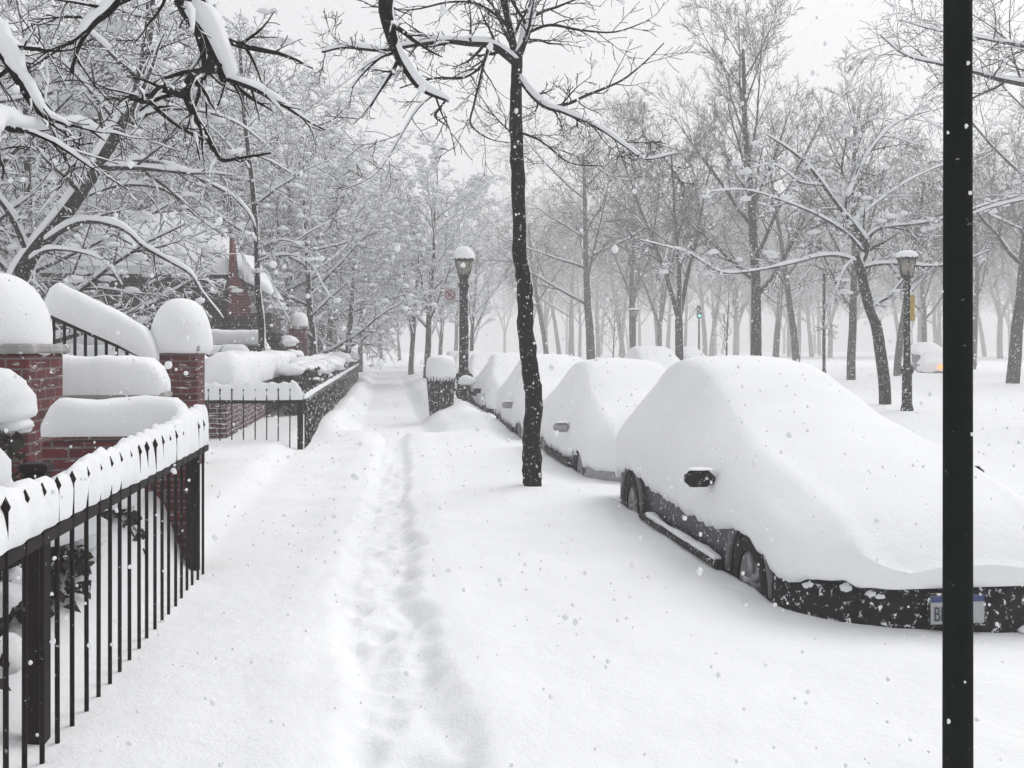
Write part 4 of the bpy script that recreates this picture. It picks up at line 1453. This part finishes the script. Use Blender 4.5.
# number plate on the nearest car
pl = MB()
pl.box((0, 0, 0), (.31, .012, .155), 0, .004)
plate = pl.build('number_plate', M['plate'], suv, smooth=False, loc=(-.13, -.128, .11))
pb = MB()
pb.box((0, -.0075, .057), (.30, .004, .032))
pb.build('band', M['plate_blue'], plate, smooth=False)
pf = MB()
for (cx_, cz_, sx_, sz_) in ((0, .083, .33, .012), (0, -.083, .33, .012), (-.161, 0, .012, .178), (.161, 0, .012, .178)):
    pf.box((cx_, 0, cz_), (sx_, .018, sz_), 0, .003)
pf.build('frame', M['black_plastic'], plate, smooth=False)
fc = bpy.data.curves.new('lettering', 'FONT')
fc.body = 'BH'
fc.size = .11
fc.extrude = .001
fo = bpy.data.objects.new('lettering', fc)
C.objects.link(fo)
fo.parent = plate
fo.location = (-.138, -.0095, -.058)
fo.rotation_euler = (R(90), 0, 0)
fo.scale = (.62, 1, 1)
fc.materials.append(M['ink'])
to_mesh(fo)
# snow swept along the bumper lip
m = MB()
m.cap([(.25, -.10, -.03), (.42, -.05, -.02), (.60, .06, .0)], .05, .03, 2, .03, .5, n=8)
m.build('bumper_snow', M['snow'], suv)

# ------------------------------------------------------------------ moving / far vehicles
FV = 'cars across the street and park'
o = car('parked_car', 'dark snow topped car far off in the park, right of the lamp with yellow sign', 21.6, 23.6, 52, 56.6, dict(VAN, top=[(a, b * 1.22 + .1) for a, b in PROF_SUV['top']], e=[(0, .75), (1.2, .8), (1.6, 1.0), (4.54, 1.1)], belt=[(0, .9), (1.2, 1.0), (2, 1.3), (4.54, 1.3)]), paint('dark_suv', (0.035, 0.035, 0.04), .5), FV, 9, 1, mirror=(1.48, .95))
o.rotation_euler = (0, 0, R(-8))
o.location = (*XY(946, 63), .05)
o = car('parked_car', 'small white snow mound of a car with an orange lamp, behind the black pole', 21, 22.7, 50, 54.2, SED3, pale, FV, 10, 1, mirror=(1.5, .48))
o.rotation_euler = (0, 0, R(-26))
o.location = (*XY(938, 56), .02)
m = MB()
m.lump((.12, -.20, .42), (.15, .08, .11), 1, .05, 10, 8, 1)
m.build('turn_signal', M['orange_lit'], o)
o = car('parked_car', 'pale car far off between the black pole and the right edge tree', 30, 31.8, 62, 66.3, VAN, pale, FV, 11, 1, mirror=(1.48, .75))
o.rotation_euler = (0, 0, R(75))
o.location = (*XY(975, 82), .05)
o = car('parked_car', 'faint car far down the street behind the forked tree', 12, 13.8, 62, 66.3, VAN, paint('grey2', (0.08, 0.08, 0.085), .4), FV, 12, 1, mirror=(1.48, .75))
o.location = (*XY(702, 72), .05)

# ------------------------------------------------------------------ lamp posts
GLP = 'old style lamp posts'


def lamp(label, x, y, H, snow_h, post_r, base_h, lant_r, fat=True):
    root = thing('lamp_post', label, 'lamp post', (x, y, 0), GLP)
    hb = H - .62
    m = MB()
    prof = [(post_r * 1.9, -.3), (post_r * 1.9, .1), (post_r * 1.55, .2), (post_r * 1.45, base_h - .1), (post_r * 1.9, base_h - .04), (post_r * 2.0, base_h), (post_r * 1.8, base_h + .06), (post_r * 1.15, base_h + .12),
            (post_r * 1.05, base_h + .3), (post_r * .95, hb - .25), (post_r * 1.25, hb - .22), (post_r * 1.25, hb - .16), (post_r * .9, hb - .12), (post_r * 1.0, hb)]
    m.lathe(prof, 16)
    m.build('post', M['iron_lamp'], root)
    m = MB()
    m.lathe([(post_r * 1.0, hb), (lant_r * .62, hb + .03), (lant_r * .64, hb + .07), (lant_r * .55, hb + .08)], 12)
    for k in range(6):
        a = k * math.pi / 3 + .2
        p0 = Vector((math.cos(a) * lant_r * .60, math.sin(a) * lant_r * .60, hb + .06))
        p1 = Vector((math.cos(a) * lant_r * .98, math.sin(a) * lant_r * .98, hb + .46))
        m.tube([p0, p1], [.014, .014], 5)
    m.lathe([(lant_r * 1.0, hb + .44), (lant_r * 1.12, hb + .46), (lant_r * 1.12, hb + .50), (lant_r * .7, hb + .6), (lant_r * .2, hb + .68)], 12)
    lo = m.build('lantern', M['iron_lamp'], root)
    m = MB()
    m.lathe([(lant_r * .52, hb + .07), (lant_r * .93, hb + .45)], 12)
    m.build('glass', M['lampglass'], lo)
    m = MB()
    R_ = lant_r * 1.16
    prof = [(R_ * .92, hb + .475), (R_, hb + .53)]
    for k in range(1, 9):
        a = k / 8 * math.pi / 2
        prof.append((max(.01, R_ * math.cos(a) ** .85), hb + .53 + snow_h * math.sin(a)))
    m.lathe(prof, 18, jit=.08, seed=3)
    m.build('snow', M['snow'], root)
    # windblown snow clinging to one side of the post
    m = MB()
    q = random.Random(int(x * 10))
    for k in range(14):
        z = q.uniform(base_h, hb - .2)
        m.lump((post_r * .85, -post_r * .3, z), (.03, .05, q.uniform(.04, .16)), q.random() * 40, .5, 7, 5, 1)
    m.build('clinging_snow', M['snow'], root)
    return root


lx, ly = XY(464, 26)
lamp('dark lamp post at the kerb with a ball of snow on its lantern', lx, ly, 3.95, .30, .125, .75, .25)
lx2, ly2 = XY(907, 23)
lamp('park lamp post carrying a yellow sign, in front of the dark far car', lx2, ly2, 3.72, .13, .075, .98, .22)
lx3, ly3 = XY(634, 62)
lamp('faint far lamp post among the trees behind the buried cars', lx3, ly3, 4.0, .1, .13, .9, .3)

# signs
sg = thing('parking_sign', 'small white no parking sign with red ring left of the kerb lamp post', 'sign', (*XY(450, 26), 2.85))
m = MB()
m.box((0, 0, 0), (.30, .012, .44), -YAW * 0, .004)
m.build('plate', M['plate'], sg, smooth=False)
m = MB()
ring_ = []
for k in range(28):
    a = 2 * math.pi * k / 28
    for rr, yy in ((.135, -.012), (.105, -.012), (.105, -.008), (.135, -.008)):
        ring_.append((rr * math.cos(a), yy, rr * math.sin(a) + .04))
m.add(ring_, [(k * 4 + j, ((k + 1) % 28) * 4 + j, ((k + 1) % 28) * 4 + (j + 1) % 4, k * 4 + (j + 1) % 4) for k in range(28) for j in range(4)])
m.tube([Vector((-.085, -.012, .125)), Vector((.085, -.012, -.045))], [.012, .012], 4)
m.build('ring', M['red_sign'], sg, smooth=False)
fc = bpy.data.curves.new('letter', 'FONT')
fc.body = 'P'
fc.size = .22
fc.extrude = .001
fo = bpy.data.objects.new('letter', fc)
C.objects.link(fo)
fo.parent = sg
fo.location = (-.07, -.0085, -.04)
fo.rotation_euler = (R(90), 0, 0)
fc.materials.append(M['red_sign'])
to_mesh(fo)
m = MB()
m.tube([Vector((.0, .02, -.12)), Vector((lx - sg.location.x, .02 + ly - sg.location.y, -.12))], [.012, .012], 5)
m.build('bracket', M['iron'], sg)

yx, yy = XY(912, 22.9)
ys = thing('street_sign', 'narrow yellow sign strapped to the park lamp post', 'sign', (yx, yy - .02, 2.42))
m = MB()
m.box((0, 0, 0), (.13, .02, .60), R(12), .006)
m.build('panel', M['yellow'], ys, smooth=False)
m = MB()
m.box((-.05, .03, .2), (.12, .03, .03))
m.box((-.05, .03, -.2), (.12, .03, .03))
m.build('strap', M['iron'], ys, smooth=False)

px_, py_ = XY(824, 38)
pp = thing('signpost', 'thin dark post standing alone left of the crooked snowy tree', 'post', (px_, py_, 0))
m = MB()
m.lathe([(.085, -.3), (.085, .6), (.06, .7), (.055, 4.5), (.02, 4.56)], 10)
m.build('shaft', M['iron_lamp'], pp)
m = MB()
m.tube([Vector((0, 0, 4.4)), Vector((-.28, .0, 4.62)), Vector((-.5, 0, 4.7))], [.03, .025, .02], 6)
m.build('arm', M['iron_lamp'], pp)

tx, ty = XY(699, 80)
tl = thing('traffic_light', 'tiny traffic light showing green far down the street', 'traffic light', (tx, ty, 0))
m = MB()
m.lathe([(.1, -.3), (.08, 3.9)], 10)
m.build('post', M['iron_green'], tl)
m = MB()
m.box((0, 0, 4.4), (.32, .28, 1.0), 0, .04)
h = m.build('housing', M['iron_green'], tl, smooth=False)
m = MB()
m.lathe([(.065, -.15), (.075, -.14)], 14, c=(0, 0, 4.08), axis='Y')
m.build('lens', M['green_lit'], h)

# foreground pole
fx, fy = XY(957.8, 3.35)
fp = thing('metal_pole', 'thick black metal pole close to the camera at the right', 'pole', (fx, fy, 0))
m = MB()
m.lathe([(.07, -.3), (.07, -.02), (.0485, .0), (.0475, 1.0), (.0455, 2.6), (.043, 5.2)], 28)
m.build('shaft', M['iron_green'], fp)

# wire litter bin and hydrant
bx, by = XY(441, 23.3)
bz = ground_h(bx, by)
bn = thing('litter_bin', 'dark wire litter bin heaped with snow beside the kerb lamp post', 'bin', (bx, by, bz - .12))
m = MB()
for k in range(26):
    a = 2 * math.pi * k / 26
    m.tube([Vector((.26 * math.cos(a), .26 * math.sin(a), 0)), Vector((.33 * math.cos(a), .33 * math.sin(a), .9))], [.012, .012], 4)
for z, r_ in ((.04, .265), (.3, .285), (.6, .308), (.9, .333)):
    ring_ = [Vector((r_ * math.cos(a * .2094), r_ * math.sin(a * .2094), z)) for a in range(31)]
    m.tube(ring_, [.016] * 31, 5)
m.build('basket', M['iron_snowy'], bn)
m = MB()
m.lathe([(.22, 0), (.24, .02), (.305, .82), (.28, .86)], 20, jit=.05)
m.build('liner', M['black_plastic'], bn)
m = MB()
prof = [(.30, .80), (.345, .90), (.35, 1.05), (.345, 1.2)]
for k in range(1, 8):
    a = k / 7 * math.pi / 2
    prof.append((max(.01, .345 * math.cos(a) ** .6), 1.2 + .2 * math.sin(a)))
m.lathe(prof, 22, jit=.07, seed=5)
m.build('snow', M['snow'], bn)

hx, hy = XY(466, 24.6)
hz = ground_h(hx, hy)
hd = thing('fire_hydrant', 'dark hydrant half buried in the snowbank below the kerb lamp post', 'hydrant', (hx, hy, hz - .06))
m = MB()
m.lathe([(.13, -.2), (.13, .03), (.10, .05), (.095, .38), (.125, .40), (.125, .44), (.10, .46), (.085, .54), (.03, .58)], 16)
m.build('barrel', M['iron_lamp'], hd)
for sd, an in ((1, 0), (-1, 0)):
    m = MB()
    m.lathe([(.05, 0), (.05, .12), (.065, .12), (.065, .18), (.02, .19)], 10, axis='X')
    o = m.build('outlet', M['iron_lamp'], hd, loc=(sd * .07, 0, .32))
    o.scale = (sd, 1, 1)
m = MB()
m.lump((.02, 0, .58), (.22, .22, .20), 4, .25, 16, 10, .3)
m.lump((.24, 0, .42), (.08, .08, .05), 8, .2, 10, 8, .3)
m.build('snow', M['snow'], hd)

# ------------------------------------------------------------------ falling snow
q = random.Random(99)
m = MB()
octa = [(1, 0, 0), (-1, 0, 0), (0, 1, 0), (0, -1, 0), (0, 0, 1), (0, 0, -1)]
ofs = [(0, 2, 4), (2, 1, 4), (1, 3, 4), (3, 0, 4), (2, 0, 5), (1, 2, 5), (3, 1, 5), (0, 3, 5)]
cnt = 0
while cnt < 95000:
    d = 1.3 + 42 * q.random() ** .55
    lat = q.uniform(-.68, .68) * d
    zz = q.uniform(.05, CAM_H + .55 * d)
    x, y = CA * lat + SA * d, CA * d - SA * lat
    r_ = q.uniform(.003, .0078) * (1 + .03 * max(0, d - 8))
    e = q.uniform(.6, 1.1)
    cnt += 1
    if d < 7:
        m.lump((x, y, zz), (r_, r_ * e, r_ * 1.1), cnt, .5, 6, 4, 1)
        continue
    m.add([(x + a * r_, y + b * r_ * e, zz + c * r_ * (1.6 - e * .5)) for a, b, c in octa], ofs)
fl = m.build('falling_snow', M['snow'])
tag(fl, 'snowflakes drifting through the air', None, None, 'stuff')

# ------------------------------------------------------------------ haze
hm = bpy.data.materials.new('haze')
hm.use_nodes = True
tt = hm.node_tree
tt.nodes.clear()
ou = tt.nodes.new('ShaderNodeOutputMaterial')
pv = tt.nodes.new('ShaderNodeVolumePrincipled')
pv.inputs['Color'].default_value = (0.97, 0.97, 0.975, 1)
pv.inputs['Density'].default_value = .0049
pv.inputs['Anisotropy'].default_value = 0.0
tt.links.new(pv.outputs[0], ou.inputs['Volume'])
m = MB()
m.box((20, 150, 20.0), (444, 364, 44.0))
hz_ = m.build('haze', hm, smooth=False)
tag(hz_, 'pale air thick with falling snow', None, None, 'stuff')

# ------------------------------------------------------------------ light
w = bpy.data.worlds.new('World')
sc.world = w
w.use_nodes = True
wt = w.node_tree
bg = wt.nodes['Background']
sky = wt.nodes.new('ShaderNodeTexSky')
sky.sky_type = 'NISHITA'
sky.sun_disc = False
EL, AZ = 48, 55
sky.sun_elevation = R(EL)
sky.sun_rotation = R(AZ)
sky.dust_density = 6
sky.air_density = 1
hs_ = wt.nodes.new('ShaderNodeHueSaturation')
hs_.inputs['Saturation'].default_value = .08
mxw = wt.nodes.new('ShaderNodeMix')
mxw.data_type = 'RGBA'
mxw.inputs['Factor'].default_value = .6
mxw.inputs['B'].default_value = (8.0, 8.05, 8.2, 1)      # even cloud layer in front of the sky
wt.links.new(sky.outputs[0], hs_.inputs['Color'])
wt.links.new(hs_.outputs[0], mxw.inputs['A'])
wt.links.new(mxw.outputs['Result'], bg.inputs['Color'])
bg.inputs['Strength'].default_value = .14
sl = bpy.data.lights.new('sun', 'SUN')
sl.energy = 1.35
sl.angle = R(40)
sl.color = (1, .98, .95)
so = bpy.data.objects.new('sun', sl)
C.objects.link(so)
# towards the sun: azimuth measured from +Y clockwise
sd_ = Vector((math.sin(R(AZ)) * math.cos(R(EL)), math.cos(R(AZ)) * math.cos(R(EL)), math.sin(R(EL))))
so.rotation_euler = sd_.to_track_quat('Z', 'Y').to_euler()

sc.view_settings.view_transform = 'Standard'
sc.view_settings.look = 'None'
sc.view_settings.exposure = -0.09
sc.view_settings.gamma = 1
sc.render.engine = 'CYCLES'
sc.cycles.use_denoising = True
sc.cycles.max_bounces = 8
sc.cycles.diffuse_bounces = 4
sc.cycles.volume_bounces = 2
sc.cycles.transparent_max_bounces = 4
for p_ in list(protos.values()):
    if p_.location.y < -1000:
        for ch in list(p_.children):
            bpy.data.objects.remove(ch)
        bpy.data.objects.remove(p_)
